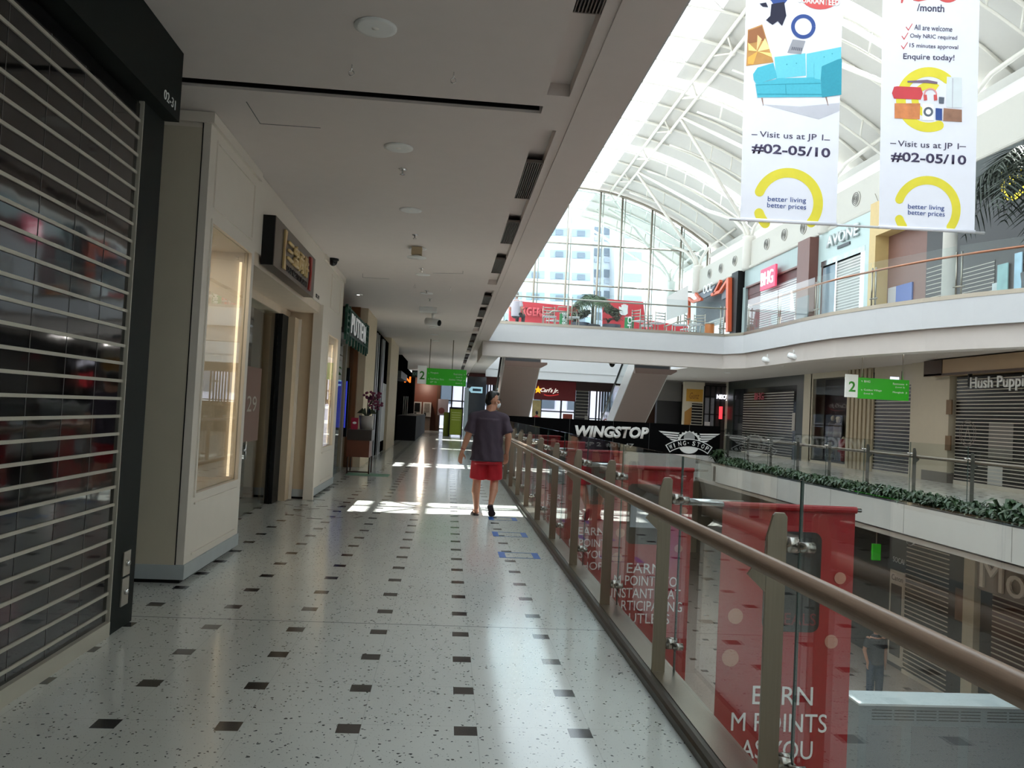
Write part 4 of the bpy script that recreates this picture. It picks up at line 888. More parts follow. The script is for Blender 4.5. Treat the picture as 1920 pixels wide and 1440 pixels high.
for i, ch in enumerate('WING·STOP'):
    a_ = -.5+i*.125; U = Vector((math.cos(a_), 0, -math.sin(a_))); V = Vector((math.sin(a_), 0, math.cos(a_)))
    p = Vector((cw.x, yy-.012, cz))+V*(1.29 if ch != '·' else 1.35)-U*.055
    text('ribbon_letter', ch, EMB, p, U, V, t, h=.16 if ch != '·' else .04, w=.11 if ch not in 'I·' else .04, depth=.003, bold=.02)
arc = [(cw.x+.36*math.cos(math.pi+math.pi*i/12), yy, cw.z-.16+.36*math.sin(math.pi+math.pi*i/12)*.75) for i in range(13)]
MB().prism(arc+[(cw.x+.2, yy, cw.z-.1), (cw.x-.2, yy, cw.z-.1)], (0, .004, 0)).build('gear_bottom', EMB, t)
MB().tube([(cw.x, yy+.02, cw.z+.14), (cw.x, yy-.002, cw.z+.14)], .2, 18).build('hub', M('hub_grey', (150, 152, 152), .5), t)
# ================================================================== level three shopfronts (plane x = 15.5)
ZL, ZU = 4.35, 9.75
def zx(px, py, x=XR): return P(px, py, x=x).z
t = T('orange_frame_shop', 'dark upper level shop with angular orange frame', 'shopfront', (XR, yx(1340), ZL))
m = MB(); yslab(m, 1289, 1384, ZL, ZU, XR+.3, XR+.35); m.build('back', M('shop_charcoal', (44, 46, 52), .5), t)
m = MB(); yslab(m, 1372, 1384, ZL, ZU, XR-.3, XR+.3); m.build('black_end_wall', BLACK, t)
OR = M('orange_frame', (206, 92, 56), .45)
def orbar(a, b, name='frame_bar', w=.17): MB().bar(P(*a, x=XR-.35), P(*b, x=XR-.35), w, w, (1, 0, 0)).build(name, OR, t)
orbar((1292, 610), (1292, 560)); orbar((1368, 622), (1369, 522), w=.34); orbar((1291, 559), (1300, 566)); orbar((1300, 566), (1316, 561)); orbar((1305, 551), (1314, 562))
orbar((1366, 524), (1351, 547)); orbar((1351, 547), (1335, 553)); orbar((1352, 527), (1340, 551))
flat([(1309, 552), (1341, 534), (1334, 552), (1318, 560)], (.1, 0, 0), x=XR-.3).build('sign_panel', M('sign_slate', (92, 98, 108), .5), t)
flat([(1353, 545), (1366, 530), (1366, 556), (1353, 562)], (.1, 0, 0), x=XR-.25).build('side_panel', M('sign_slate', (0, 0, 0)), t)
text('lettering', 'OCC', LETW, P(1319, 552, x=XR-.32), -UY, UZ, t, h=.5, w=1.7, depth=.04)
shutter(t, (XR, yx(1322)), (XR, yx(1352)), ZL, 7.6, NX, .125, .035, PVC2)
m = MB(); yslab(m, 1307, 1322, ZL, 7.4, XR-.02, XR+.1); m.build('green_door', M('dark_green_door', (18, 40, 26), .4), t)
m = MB(); yslab(m, 1334, 1344, 5.6, 7.2, XR-.06, XR-.04); yslab(m, 1354, 1364, 5.6, 7.2, XR-.06, XR-.04); m.build('white_panel', LETW, t)
t = T('upper_department_store', 'upper shop with pale ribbed header and lit pink sign', 'shopfront', (XR, yx(1450), ZL))
m = MB(); yslab(m, 1386, 1505, 8.8, ZU, XR+.02, XR+.2); yslab(m, 1386, 1391, ZL, 8.8); yslab(m, 1494, 1503, ZL, 8.8); m.build('ribbed_header', M('pale_rib', (140, 154, 152), .3, var=.12, scale=2, aniso=(1, 6, .2)), t)
m = MB(); yslab(m, 1503, 1526, ZL, ZU-.1, XR-.45, XR+.1); yslab(m, 1391, 1494, 8.72, 8.8, XR-.05, XR+.1); m.build('brown_wall', M('store_brown', (104, 66, 58), .45), t)
m = MB(); yslab(m, 1391, 1420, ZL, 8.72, XR+.1, XR+.2); yslab(m, 1391, 1494, 8.3, 8.72, XR+.08, XR+.2); m.build('maroon_panel', M('store_maroon', (84, 44, 42), .5), t)
shutter(t, (XR+.02, yx(1417)), (XR+.02, yx(1493)), ZL, 8.3, NX, .112, .036, M('upper_panel', (120, 116, 118), .3, var=.4, scale=1), M('slat_white', (214, 212, 208), .4))
a = P(1425, 546, x=XR-.3); b = P(1453, 529, x=XR-.3)
MB().box(XR-.3, XR-.2, b.y, a.y, a.z, a.z+1.05).build('sign_panel', M('sign_pink', (214, 70, 100), .5, emit=.35), t)
text('lettering', 'BHG', M('lit_pinkwhite', (255, 236, 240), emit=1.2), Vector((XR-.31, a.y-(a.y-b.y)*.09, a.z+.2)), -UY, UZ, t, h=.66, w=(a.y-b.y)*.8, depth=.04)
o = MB().box(XR-1.6, XR-1.55, yx(1507, XR-1.6), yx(1486, XR-1.6), ZL+.9, ZL+2.35).build('display_board', M('board_grey', (96, 100, 104), .5)); tag(o, 'grey free-standing board in front of the upper shutter with the pink sign', 'board')
t = T('pale_blue_shop', 'pale mint upper shopfront with raised silver lettering', 'shopfront', (XR, yx(1575), ZL))
MINT = M('mint_panel', (172, 190, 188), .4, var=.02)
m = MB(); yslab(m, 1526, 1622, 8.5, ZU, XR-.05, XR+.1); yslab(m, 1526, 1532, ZL, 8.5); yslab(m, 1614, 1622, ZL, 8.5); m.build('mint_fascia', MINT, t)
text('lettering', 'AVONE', M('chrome_letter', (206, 212, 212), .3, .3), P(1552, 466, x=XR-.08), -UY, UZ, t, h=.5, w=2.6, depth=.08, bold=.02)
MB().box(XR-.1, XR-.05, yx(1586), yx(1563), 8.78, 8.9).build('tagline', DGREY, t)
m = MB(); yslab(m, 1532, 1614, 8.3, 8.52, XR-.06, XR+.1); m.build('mirror_trim', M('mirror_trim', (170, 176, 176), .15, .9, var=.4, scale=3), t)
m = MB(); yslab(m, 1535, 1560, ZL, 8.25, XR+.02, XR+.05); m.build('glass_door', M('steel_blue_glass', (96, 116, 128), .1, var=.3, scale=1), t)
m = MB(); yslab(m, 1533, 1536, ZL, 8.3, XR-.05, XR+.06); yslab(m, 1559, 1562, ZL, 8.3, XR-.05, XR+.06); yslab(m, 1606, 1614, ZL, 8.3, XR-.05, XR+.06); m.build('chrome_post', CHROME, t)
shutter(t, (XR, yx(1562)), (XR, yx(1606)), ZL, 8.25, NX, .115, .036, M('upper_panel2', (128, 128, 122), .3, var=.5, scale=1.4), M('slat_white', (0, 0, 0)))
t = T('plum_shop_window', 'dark plum window with crossing silver lines on the upper level', 'shopfront', (XR, yx(1636), ZL))
m = MB(); yslab(m, 1626, 1650, ZL, ZU, XR+.0, XR+.1); m.build('plum_pane', M('plum_glass', (52, 36, 46), .15), t)
m = MB(); yslab(m, 1622, 1626, ZL, ZU); m.build('white_post', LETW, t)
m = MB(); y0, y1 = yx(1649), yx(1627)
for i in range(5): m.bar((XR-.01, y1, ZL+.4+i*1.1), (XR-.01, y0, ZL+1.6+i*1.1), .02, .02, (1, 0, 0)); m.bar((XR-.01, y0, ZL+.4+i*1.1), (XR-.01, y1, ZL+1.6+i*1.1), .02, .02, (1, 0, 0))
m.build('silver_line', STEEL, t)
t = T('tan_frame_shop', 'upper shop with tan frame and brown boards behind the right banner', 'shopfront', (XR, yx(1690), ZL))
m = MB(); yslab(m, 1644, 1656, ZL, ZU, XR-.5, XR+.1); yslab(m, 1656, 1730, 8.5, ZU, XR-.5, XR+.1); m.build('tan_frame', TAN, t)
m = MB(); yslab(m, 1656, 1728, ZL, 8.5, XR+.0, XR+.1); m.build('brown_board', M('board_brown', (112, 78, 68), .5), t)
m = MB(); yslab(m, 1675, 1705, ZL, 6.6, XR-.05, XR); m.build('blue_panel', M('panel_blue', (72, 96, 156), .5), t)
m = MB(); yslab(m, 1660, 1675, 5.4, 6.6, XR-.05, XR); m.build('grey_panel', M('panel_pale', (168, 164, 164), .5), t)
t = T('black_shop', 'black upper shopfront with shutters and round yellow sign behind the palm', 'shopfront', (XR, yx(1850), ZL))
m = MB(); m.box(XR, XR+.1, 9, yx(1728), ZL, ZU); m.build('front', M('shop_black', (16, 15, 16), .4), t)
m = MB(); yslab(m, 1818, 1920, 8.6, ZU-.1, XR-.2, XR); m.box(XR-.2, XR, 9, yx(1918), 8.6, ZU-.1); m.build('header', M('header_green_black', (48, 54, 52), .5), t)
shutter(t, (XR-.01, yx(1730)), (XR-.01, yx(1762)), ZL, 7, NX, .14, .02, M('shutter_black', (0, 0, 0)))
shutter(t, (XR-.01, yx(1795)), (XR-.01, yx(1858)), ZL, 6.6, NX, .12, .018, M('shutter_black', (0, 0, 0)))
m = MB(); yslab(m, 1766, 1770, ZL, 8.5, XR-.1, XR); m.build('copper_strip', M('copper_strip', (150, 104, 84), .4, .6), t)
YL = M('yellow_lit', (236, 214, 40), emit=.9)
c = P(1905, 333, x=XR-.3)
m = MB()
for i in range(18):
    a0 = i*.349; 
    if i in (3, 9): continue
    m.prism([(XR-.3, c.y+r_*math.cos(q_), c.z+r_*math.sin(q_)) for r_, q_ in ((.46, a0), (.62, a0), (.62, a0+.33), (.46, a0+.33))], (-.04, 0, 0))
m.build('round_sign', YL, t)
text('sign_letters', 'SG', YL, (XR-.34, c.y+.27, c.z-.2), -UY, UZ, t, h=.4, w=.54, depth=.03, bold=.03)
for i, (p0, p1, z0, z1, cc) in enumerate(((1857, 1866, 5.0, 5.9, (170, 178, 178)), (1866, 1886, 4.7, 6.4, (120, 160, 160)), (1898, 1912, 5.4, 6.6, (150, 184, 200)), (1906, 1920, 4.8, 5.6, (40, 90, 150)))):
    o = MB().box(XR-.06, XR-.03, yx(p1), yx(p0), z0, z1).build('window_poster', M('upper_poster%d' % i, cc, .5, var=.3, scale=4)); tag(o, ['narrow grey poster low on the black upper shopfront', 'teal poster with white print on the black upper shopfront', 'pale blue poster high on the black upper shopfront', 'deep blue poster at the right frame edge on the black upper shopfront'][i], 'poster')
# white column before the black shop
c = P(1778, 560, x=11.9)
S('column_upper', MB().lathe((11.9, c.y, 4.35), [(.16, 0), (.16, 7.5)], 20), TUBE, True)
# round wall vents
for i, (px, py) in enumerate([(1331, 513), (1352, 503), (1378, 489), (1438, 458), (1471, 440), (1507, 427), (1606, 373)]):
    p = P(px, py, x=15.49); t = T('wall_vent', '', 'vent', p, 'round vents on the upper right wall')
    t['label'] = 'round louvred vent on the upper white wall, ' + ['closest to the glazed gable', 'second from the glazed gable', 'third from the glazed gable', 'left of the pair over the pink sign', 'right of the pair over the pink sign', 'under the left banner pole', 'between the two hanging banners'][i]
    MB().lathe(p, [(.30, .0), (.30, -.03), (.27, -.04)], 20, 'X').build('disc', M('vent_face', (186, 183, 175), .5), t)
    m = MB()
    for r_ in (.25, .18, .11, .05): m.tube([p+Vector((-.045, r_*math.cos(k*.524), r_*math.sin(k*.524))) for k in range(13)], .016, 5)
    m.build('louvre', M('vent_dark', (104, 102, 97), .5), t)
# ================================================================== planter across the void
PLW = M('planter_white', (214, 210, 206), .5, var=.04)
t = T('planter', 'long white planter trough along the void edge at the right', 'planter', (9.1, 18, 0))
pp = [(9.9, 28.2), (9.1, 27.2), (8.85, 25.8), (8.85, 6)]
strip(pp, -.46, .10, .07).build('front_panel', PLW, t)
strip(pp, .10, .125, .09).build('rim', DGREY, t)
MB().box(8.93, 9.62, 6, 26.5, -.46, .03).build('soil', M('soil', (44, 36, 28), .9), t)
MB().box(9.62, 9.68, 6, 27.6, -.1, .1).build('back_panel', PLW, t)
m = MB(); 
for y in (12, 15, 18, 21, 24): m.box(8.846, 8.85, y, y+.008, -.45, .1)
m.build('panel_joint', M('planter_joint', (150, 146, 142), .6), t)  # thin joint lines between the panels in a darker grey
def leaves(m, c, n, R_, H_, rnd, w=.035, droop=.5):
    for i in range(n):
        a = rnd.uniform(0, 6.283); L_ = R_*rnd.uniform(.6, 1.1); h = H_*rnd.uniform(.5, 1.1)
        d = Vector((math.cos(a), math.sin(a), 0)); s = Vector((-d.y, d.x, 0))*w*rnd.uniform(.8, 1.3)
        b = Vector(c)+Vector((rnd.uniform(-.05, .05), rnd.uniform(-.05, .05), 0))
        p1 = b+d*L_*.45+UZ*h; p2 = b+d*L_+UZ*h*(1-droop*rnd.uniform(.3, 1)); mid = b+d*L_*.2+UZ*h*.55
        o = len(m.v)
        m.v += [b, mid-s*.7, mid+s*.7, p1-s*1.1, p1+s*1.1, p1.lerp(p2, .6)-s*.8+UZ*.02, p1.lerp(p2, .6)+s*.8+UZ*.02, p2]
        m.f += [[o, o+1, o+2], [o+1, o+3, o+4, o+2], [o+3, o+5, o+6, o+4], [o+5, o+7, o+6]]
rnd = random.Random(11); m = MB(); y = 8.0
while y < 27.8:
    for x in (9.02, 9.2, 9.4, 9.55):
        xx = x + (0 if y < 26 else (y-26)*.45)
        leaves(m, (xx+rnd.uniform(-.06, .06), y+rnd.uniform(-.1, .1), .03), 14, .21, .2+.1*rnd.random(), rnd, .026)
    y += .2
for i in range(3): leaves(m, (9.5, 27.6+.1*i, .03), 16, .45, .5, rnd, .05)
for i in range(2): leaves(m, (9.3, 12.3+.5*i, .03), 18, .4, .4, rnd, .045)
LEAF = M('planter_leaf', (36, 60, 30), .45, var=.5, scale=3)
o = m.build('planter_foliage', LEAF); tag(o, 'dense dark green leafy planting filling the white trough', 'foliage', None, 'stuff')
# ================================================================== lower level seen through the glass
XS1 = 11.5
t = T('lower_shutter_shop', 'shuttered shop on the lower level behind the white cabinet', 'shopfront', (XS1, 20, -4.42))
ly = lambda px: P(px, 1150, x=XS1).y
MB().box(XS1, XS1+.3, 8, 36, -4.42, -.64).build('back', M('lower_dark', (40, 32, 32), .5), t)
shutter(t, (XS1-.02, ly(1697)), (XS1-.02, ly(1779)), -4.42, -1.05, NX, .108, .026, PVC2, M('slat_cream', (206, 192, 176), .5))
MB().box(XS1-.05, XS1, ly(1697)+.0, ly(1670), -4.3, -2.0).build('door_frame', M('door_cream', (196, 184, 170), .5), t)
MB().box(XS1-.07, XS1-.05, ly(1693), ly(1674), -4.1, -2.35).build('door_panel', M('door_dark', (44, 40, 42), .2), t)
text('lettering', 'Canon', M('sign_ink', (40, 34, 34), .5), (XS1-.06, ly(1674), -2.25), -UY, UZ, t, h=.14, w=.5, depth=.004)
MB().box(XS1-.03, XS1, ly(1698), ly(1668), -1.9, -.9).build('name_panel', M('lower_black', (28, 24, 26), .4), t)
text('lettering', 'SOCAI', LETW, (XS1-.04, ly(1674), -1.8), -UY, UZ, t, h=.13, w=.5, depth=.004)
MB().box(XS1-.03, XS1, ly(1815), ly(1780), -4.42, -.8).build('dark_window', M('lower_window', (30, 28, 30), .15), t)
p0, p1 = ly(1812), ly(1794); o = MB().box(XS1-.05, XS1-.03, p0, p1, -2.6, -1.9).build('picture', M('portrait_brown', (120, 90, 70), .5, var=.5, scale=5)); tag(o, 'brown picture panel in the lower level window', 'poster')
S('wall_lower_pier', MB().box(XS1-.15, XS1+.1, ly(1838), ly(1817), -4.42, -.64), CREAM)
t = T('lower_lettered_shop', 'lower level shop with large raised pale letters at the right edge', 'shopfront', (XS1, 15, -4.42))
MB().box(XS1-.1, XS1, 8, ly(1839), -1.75, -.66).build('fascia', M('taupe_fascia', (150, 136, 126), .5), t)
text('lettering', 'Mos', M('taupe_letters', (232, 222, 210), .4), P(1840, 1100, x=XS1-.12), -UY, UZ, t, h=.66, w=1.75, depth=.05)
shutter(t, (XS1-.04, ly(1864)), (XS1-.04, 10), -4.42, -1.75, NX, .108, .026, M('panel_warm', (74, 40, 28), .3, var=.6, scale=1.2), M('slat_cream', (0, 0, 0)))
p = P(1637, 1020, y=16.5); q = P(1651, 1051, y=16.5)
o = MB().box(p.x, q.x, 16.5, 16.56, q.z, p.z).build('direction_sign', GREEN); tag(o, 'small green hanging sign on the lower level beside the nearest red banner', 'sign')
MB().tube([((p.x+q.x)/2, 16.53, p.z), ((p.x+q.x)/2, 16.53, -.5)], .012, 6).build('hanging_rod', STEEL, o)
bullet((P(1712, 1016, x=9.4).x, P(1712, 1016, x=9.4).y, -.5), (-.8, -.6, -.2), 'white bullet camera under the planter on the lower level', WHITE, 1.0)
# pale cabinet under the railing
KY = 11.7; kx0 = P(1611, 1320, y=KY).x; kz = P(1611, 1318, y=KY).z; kz2 = kz
t = T('ventilated_cabinet', 'large pale grey cabinet with slotted and perforated panels on the lower level', 'cabinet', (kx0+1.4, KY, -4.42))
kx1 = 10.2
KG = M('cabinet_grey', (112, 120, 124), .5, var=.04)
MB().box(kx0, kx1, KY, KY+.52, -4.42, kz-.03).build('body', KG, t)
MB().box(kx0-.01, kx1+.01, KY-.02, KY+.55, kz-.03, kz).build('top', M('cabinet_top', (190, 198, 200), .5), t)
m = MB(); x = kx0+.2
for i in range(9):
    if i == 5: x += .07
    for j in range(4):
        xx = x+.347*i
        m.box(xx, xx+.31, KY-.004, KY, kz-.105-.045*j, kz-.09-.045*j)
m.build('vent_slots', M('slot_dark', (30, 34, 36), .6), t)
def perforated():
    mm = bpy.data.materials.new('perforated_sheet'); mm.use_nodes = True; nt = mm.node_tree; N = nt.nodes; L = nt.links; b = N['Principled BSDF']
    g = N.new('ShaderNodeNewGeometry'); sp = N.new('ShaderNodeSeparateXYZ'); L.new(g.outputs['Position'], sp.inputs[0])
    def w(s, k):
        a = N.new('ShaderNodeMath'); a.operation = 'MULTIPLY'; L.new(s, a.inputs[0]); a.inputs[1].default_value = k
        c = N.new('ShaderNodeMath'); c.operation = 'SINE'; L.new(a.outputs[0], c.inputs[0]); return c.outputs[0]
    mu = N.new('ShaderNodeMath'); mu.operation = 'MULTIPLY'; L.new(w(sp.outputs[0], 260), mu.inputs[0]); L.new(w(sp.outputs[2], 230), mu.inputs[1])
    gt = N.new('ShaderNodeMath'); gt.operation = 'GREATER_THAN'; L.new(mu.outputs[0], gt.inputs[0]); gt.inputs[1].default_value = .1
    mx = N.new('ShaderNodeMix'); mx.data_type = 'RGBA'; L.new(gt.outputs[0], mx.inputs[0]); mx.inputs[6].default_value = lin((128, 132, 136))+(1,); mx.inputs[7].default_value = lin((70, 70, 76))+(1,)
    L.new(mx.outputs[2], b.inputs['Base Color']); b.inputs['Roughness'].default_value = .5; return mm
PERF = perforated()
for a, b_ in ((.13, .66), (.82, 1.56), (1.72, 2.6)):
    if kx0+b_ < kx1+.3: MB().box(kx0+a, min(kx0+b_, kx1-.05), KY-.006, KY, kz-1.9, kz-.32).build('perforated_panel', PERF, t)
# ================================================================== red banners hung from the balustrade posts
def red_banner(y, lab, lines, first):
    t = T('red_banner', lab, 'banner', (2.0, y, 1.02), 'red banners hanging from the balustrade')
    xL, xR = 1.62, 2.42
    MB().tube([(1.30, y+.03, 1.03), (1.75, y+.03, 1.03)], .016, 10).tube([(1.33, y, 1.02), (2.56 if not first else 2.45, y, 1.02)], .012, 8).build('rod', CHROME, t, True)
    MB().tube([(xL, y, 1.02), (xR, y, 1.02)], .021, 10).box(xL, xR, y+.008, y+.014, -3.0, 1.02).build('cloth', RED, t)
    def rr(x0, x1, z0, z1, r, n=6):
        pts = []
        for cx, cz_, a0 in ((x1-r, z1-r, 0), (x0+r, z1-r, 90), (x0+r, z0+r, 180), (x1-r, z0+r, 270)):
            for i in range(n+1): a = math.radians(a0+90*i/n); pts.append((cx+r*math.cos(a), y+.002, cz_+r*math.sin(a)))
        return pts
    if first:
        MB().prism(rr(1.88, 2.22, .30, .88, .05), (0, .006, 0)).build('phone_picture', M('phone_black', (20, 20, 22), .3), t)
        text('phone_text', 'DEALS', M('deep_red_letters', (120, 20, 30), .5), (1.94, y+.0, .34), UX, UZ, t, h=.07, w=.26, depth=.002)
    else:
        MB().prism(rr(1.78, 2.16, .28, .86, .05), (0, .006, 0)).build('phone_picture', M('phone_black', (20, 20, 22), .3), t)
        MB().box(1.81, 2.14, y-.001, y+.002, .44, .66).build('phone_display', M('phone_display', (168, 176, 184), .4), t)
    for cx, cz_, r in ((1.72, .38, .045), (1.70, .14, .05), (2.3, .25, .04), (2.34, .62, .035)):
        MB().lathe((cx, y+.006, cz_), [(r, 0), (r, -.003)], 16, 'Y').build('coin_print', M('coin_print', (190, 130, 110), .5), t)
    for s, z, h, x0, w in lines:
        text('lettering', s, LETW, (x0, y+.004, z), UX, UZ, t, h=h, w=w, depth=.003)
z0 = P(1440, 1352, y=4.565).z
L1 = lambda y: [('EARN', -.12, .105, 1.84, .36), ('M POINTS', -.275, .105, 1.72, .57), ('AS YOU', -.43, .105, 1.78, .43), ('SHOP', -.585, .105, 1.84, .36)]
L2 = lambda y: [('EARN', -.0, .095, 1.80, .34), ('M POINTS TO', -.12, .095, 1.68, .62), ('INSTANTLY AT', -.24, .095, 1.66, .68), ('PARTICIPATING', -.36, .095, 1.64, .72), ('OUTLETS', -.48, .095, 1.74, .5)]
red_banner(4.60, 'nearest red banner hung beside the balustrade, with large white lettering', L1(0), True)
red_banner(7.75, 'second nearest red banner along the balustrade, with five lettered lines', L2(0), False)
red_banner(10.90, 'third red banner along the balustrade, narrow behind two posts', L1(0), True)
red_banner(14.05, 'fourth red banner along the balustrade, near the walking man', L2(0), False)
red_banner(17.2, 'farthest visible red banner along the balustrade', L1(0), True)
# ================================================================== two white hanging banners
YB2 = 11.0
def bp(px, py): return P(px, py, y=YB2)
def bflat(pts, layer, mb=None): return flat(pts, (0, .0015, 0), y=YB2, mb=mb, nudge=(0, -.003-.002*layer, 0))
CLOTH = M('banner_cloth', (226, 226, 236), .8, var=.03, bump=.12, bscale=3)
YEL = M('banner_yellow', (222, 208, 60), .7); INK = M('banner_ink', (62, 54, 84), .7); BLUE = M('banner_blue', (48, 74, 140), .7); SALM = M('banner_salmon', (206, 84, 84), .7)
t0 = T('banner_pole', 'long thin pale pole across the bottom of both hanging banners', 'pole', bp(1600, 423))
a, b = bp(1367, 411), bp(1846, 437)
MB().tube([a, b], .018, 10).build('tube', M('pole_grey', (200, 200, 204), .35, .3), t0, True)
def topx(px0, py0, px1, py1, py): return px0+(px1-px0)*(py-py0)/(py1-py0)
def wbanner(name, lab, bl, br, tl, tr_):
    t = T('hanging_banner', lab, 'banner', (bp(*bl)+bp(*br))/2)
    MB().prism([bp(*bl), bp(*br), bp(*tr_), bp(*tl)], (0, .004, 0)).build('cloth', CLOTH, t)
    q0, q1 = bp(*bl), bp(*br); MB().tube([q0+UZ*.02, q1+UZ*.02], .027, 12).build('hem', CLOTH, t, True)
    q0, q1 = bp(*tl), bp(*tr_)
    MB().tube([q0-UX*.05, q1+UX*.05], .02, 8).tube([q0, q0+UZ*(zr(q0.x)-.6-q0.z)], .004, 5).tube([q1, q1+UZ*(zr(q1.x)-.6-q1.z)], .004, 5).build('top_rod', CHROME, t)
    return t
def ringpx(t, cx, cy, r0, r1, a0, a1, mat, name='ring', layer=0, n=40):
    o_ = [(cx+r1*math.cos(math.radians(a0+(a1-a0)*i/n)), cy-r1*math.sin(math.radians(a0+(a1-a0)*i/n))) for i in range(n+1)]
    i_ = [(cx+r0*math.cos(math.radians(a0+(a1-a0)*i/n)), cy-r0*math.sin(math.radians(a0+(a1-a0)*i/n))) for i in range(n, -1, -1)]
    if name == 'ring':      # rounded ends
        R_, r_ = (r0+r1)/2, (r1-r0)/2
        def endcap(ang, sg): return [(cx+math.cos(math.radians(ang))*(R_+r_*math.cos(k))-sg*math.sin(math.radians(ang))*r_*math.sin(k), cy-math.sin(math.radians(ang))*(R_+r_*math.cos(k))-sg*math.cos(math.radians(ang))*r_*math.sin(k)) for k in [math.pi*j/7 for j in range(1, 7)]]
        m = bflat(o_+endcap(a1, 1)+i_+endcap(a0, -1)[::-1], layer)
    else: m = bflat(o_+i_, layer)
    m.build(name, mat, t)
def btext(t, s, a, b_, h, mat, bold=0., name='lettering'):
    textP(name, s, mat, a, b_, h, t, .002, (0, -.004, 0), y=YB2, bold=bold)
tl1 = wbanner('l', 'left white hanging banner picturing a teal sofa', (1388, 414), (1568, 423), (1410, -420), (1592, -412))
btext(tl1, 'Visit us at JP 1', (1424, 260.5), (1543, 267), 14.5, INK)
btext(tl1, '#02-05/10', (1409, 287.5), (1556, 297.5), 19.5, INK, .02)
for q in ([(1409, 254), (1420, 254.5), (1420, 256), (1409, 255.5)], [(1545, 264), (1556, 264.5), (1556, 266), (1545, 265.5)]): bflat([(a_, b_-2.5) for a_, b_ in q], 0).build('dash', INK, tl1)
ringpx(tl1, 1477, 381, 48, 66, -40, 158, YEL); ringpx(tl1, 1477, 381, 48, 66, 199, 222, YEL)
btext(tl1, 'better living', (1439, 380), (1511, 383), 12, BLUE); btext(tl1, 'better prices', (1438, 391.5), (1511, 396), 12, BLUE)
# teal sofa print
TEAL2 = M('teal_light', (104, 196, 214), .8, var=.08, scale=30); TEAL3 = M('teal_deep', (52, 150, 172), .8, var=.1, scale=30)
bflat([(1452, 107), (1510, 100), (1511, 142), (1455, 148)], 0).build('sofa_cushion', TEAL2, tl1); bflat([(1512, 101), (1577, 88), (1577, 120), (1530, 150), (1512, 146)], 0).build('sofa_back', TEAL2, tl1)
bflat([(1412, 139), (1420, 127), (1450, 118), (1457, 146), (1425, 156), (1419, 160), (1413, 150)], 1).build('sofa_arm', TEAL, tl1)
bflat([(1416, 158), (1460, 147), (1538, 145), (1541, 182), (1420, 183)], 2).build('sofa_seat', TEAL, tl1)
for q in ([(1472, 158), (1473, 158), (1474, 178), (1473, 178)], [(1420, 176), (1541, 176.5), (1541, 178), (1420, 177.5)], [(1418, 159), (1538, 156), (1538, 157), (1418, 160)]): bflat(q, 3).build('sofa_seam', TEAL3, tl1)
for q in ((1475, 121), (1493, 119), (1545, 107), (1560, 101)): bflat([(q[0]+1.2*math.cos(k*1.05), q[1]+1.2*math.sin(k*1.05)) for k in range(6)], 1.5).build('sofa_button', TEAL3, tl1)
bflat([(1537, 130), (1546, 118), (1578, 110), (1577, 178), (1541, 183)], 3).build('sofa_side', TEAL3, tl1)
bflat([(1526, 121), (1532, 114), (1570, 106), (1570, 112), (1540, 125), (1538, 150), (1526, 148)], 4).build('sofa_pillow', TEAL2, tl1)
bflat([(1427, 184), (1430, 184), (1431.5, 198), (1430.5, 198)], 1).build('sofa_leg', M('print_brown', (150, 120, 110), .7), tl1); bflat([(1547, 182), (1550, 182), (1553, 198), (1552, 198)], 1).build('sofa_leg', M('print_brown', (0, 0, 0)), tl1)
bflat([(1432, 196), (1500, 200), (1574, 193), (1574, 208), (1535, 224)], 0).build('sofa_shade', M('print_grey', (190, 190, 200), .8), tl1)
# fan, picture, figure, badge
ringpx(tl1, 1506, 50, 16, 23, 0, 359, BLUE, 'fan_ring', 1); bflat([(1486, 74), (1510, 77), (1502, 102), (1476, 99)], 1).build('fan_base', M('print_silver', (150, 150, 158), .6), tl1)
bflat([(1402, 56), (1429, 46), (1450, 117), (1399, 124)], 1).build('landscape_print', M('print_sunset', (190, 140, 80), .7, var=.45, scale=3), tl1)
for k, (q, c_) in enumerate((([(1403, 58), (1428, 49), (1436, 76), (1402, 82)], (150, 96, 60)), ([(1420, 97), (1434, 72), (1443, 92)], (250, 220, 150)), ([(1420, 97), (1402, 80), (1403, 95)], (244, 206, 130)), ([(1420, 97), (1446, 100), (1447, 108)], (246, 210, 130)), ([(1420, 97), (1402, 108), (1402, 120), (1412, 121)], (236, 170, 80)), ([(1418, 97), (1420, 66), (1428, 74)], (240, 200, 140)))): bflat(q, 2+k*.3).build('landscape_ray', M('ray%d' % k, c_, .7), tl1)
for k in range(6): bflat([(1485+k*3.4, 88+k*.4), (1487+k*3.4, 88.3+k*.4), (1485.5+k*3.4, 94+k*.4), (1483.5+k*3.4, 93.7+k*.4)], 2).build('fan_grille', M('print_drum2', (96, 96, 108), .6), tl1)
bflat([(1430, -10), (1486, -12), (1470, 8), (1452, 12), (1446, 2)], 1).build('figure_top', BLUE, tl1)
bflat([(1446, 8), (1470, 4), (1474, 30), (1466, 49), (1458, 40), (1448, 47), (1436, 38), (1444, 30)], 2).build('figure_trousers', M('print_navy', (34, 34, 56), .8), tl1)
bflat([(1424, 7), (1436, 5), (1440, 14), (1430, 13)], 2).build('figure_shoe', M('print_navy', (0, 0, 0)), tl1)
el = [(1538+38*math.cos(k*.262), -10+28*math.sin(k*.262)) for k in range(24)]
bflat(el, 1).build('badge', SALM, tl1); el = [(1538+33*math.cos(k*.262), -13+27*math.sin(k*.262)) for k in range(24)]
btext(tl1, 'GUARANTEED', (1494, 5), (1574, 12), 12, LETW, .03)
tr1 = wbanner('r', 'right white hanging banner with a tick list and electronics collage', (1648, 428), (1827, 437), (1662, -406), (1846, -398))
btext(tr1, '/month', (1719, 21), (1770, 23), 14, INK, .01)
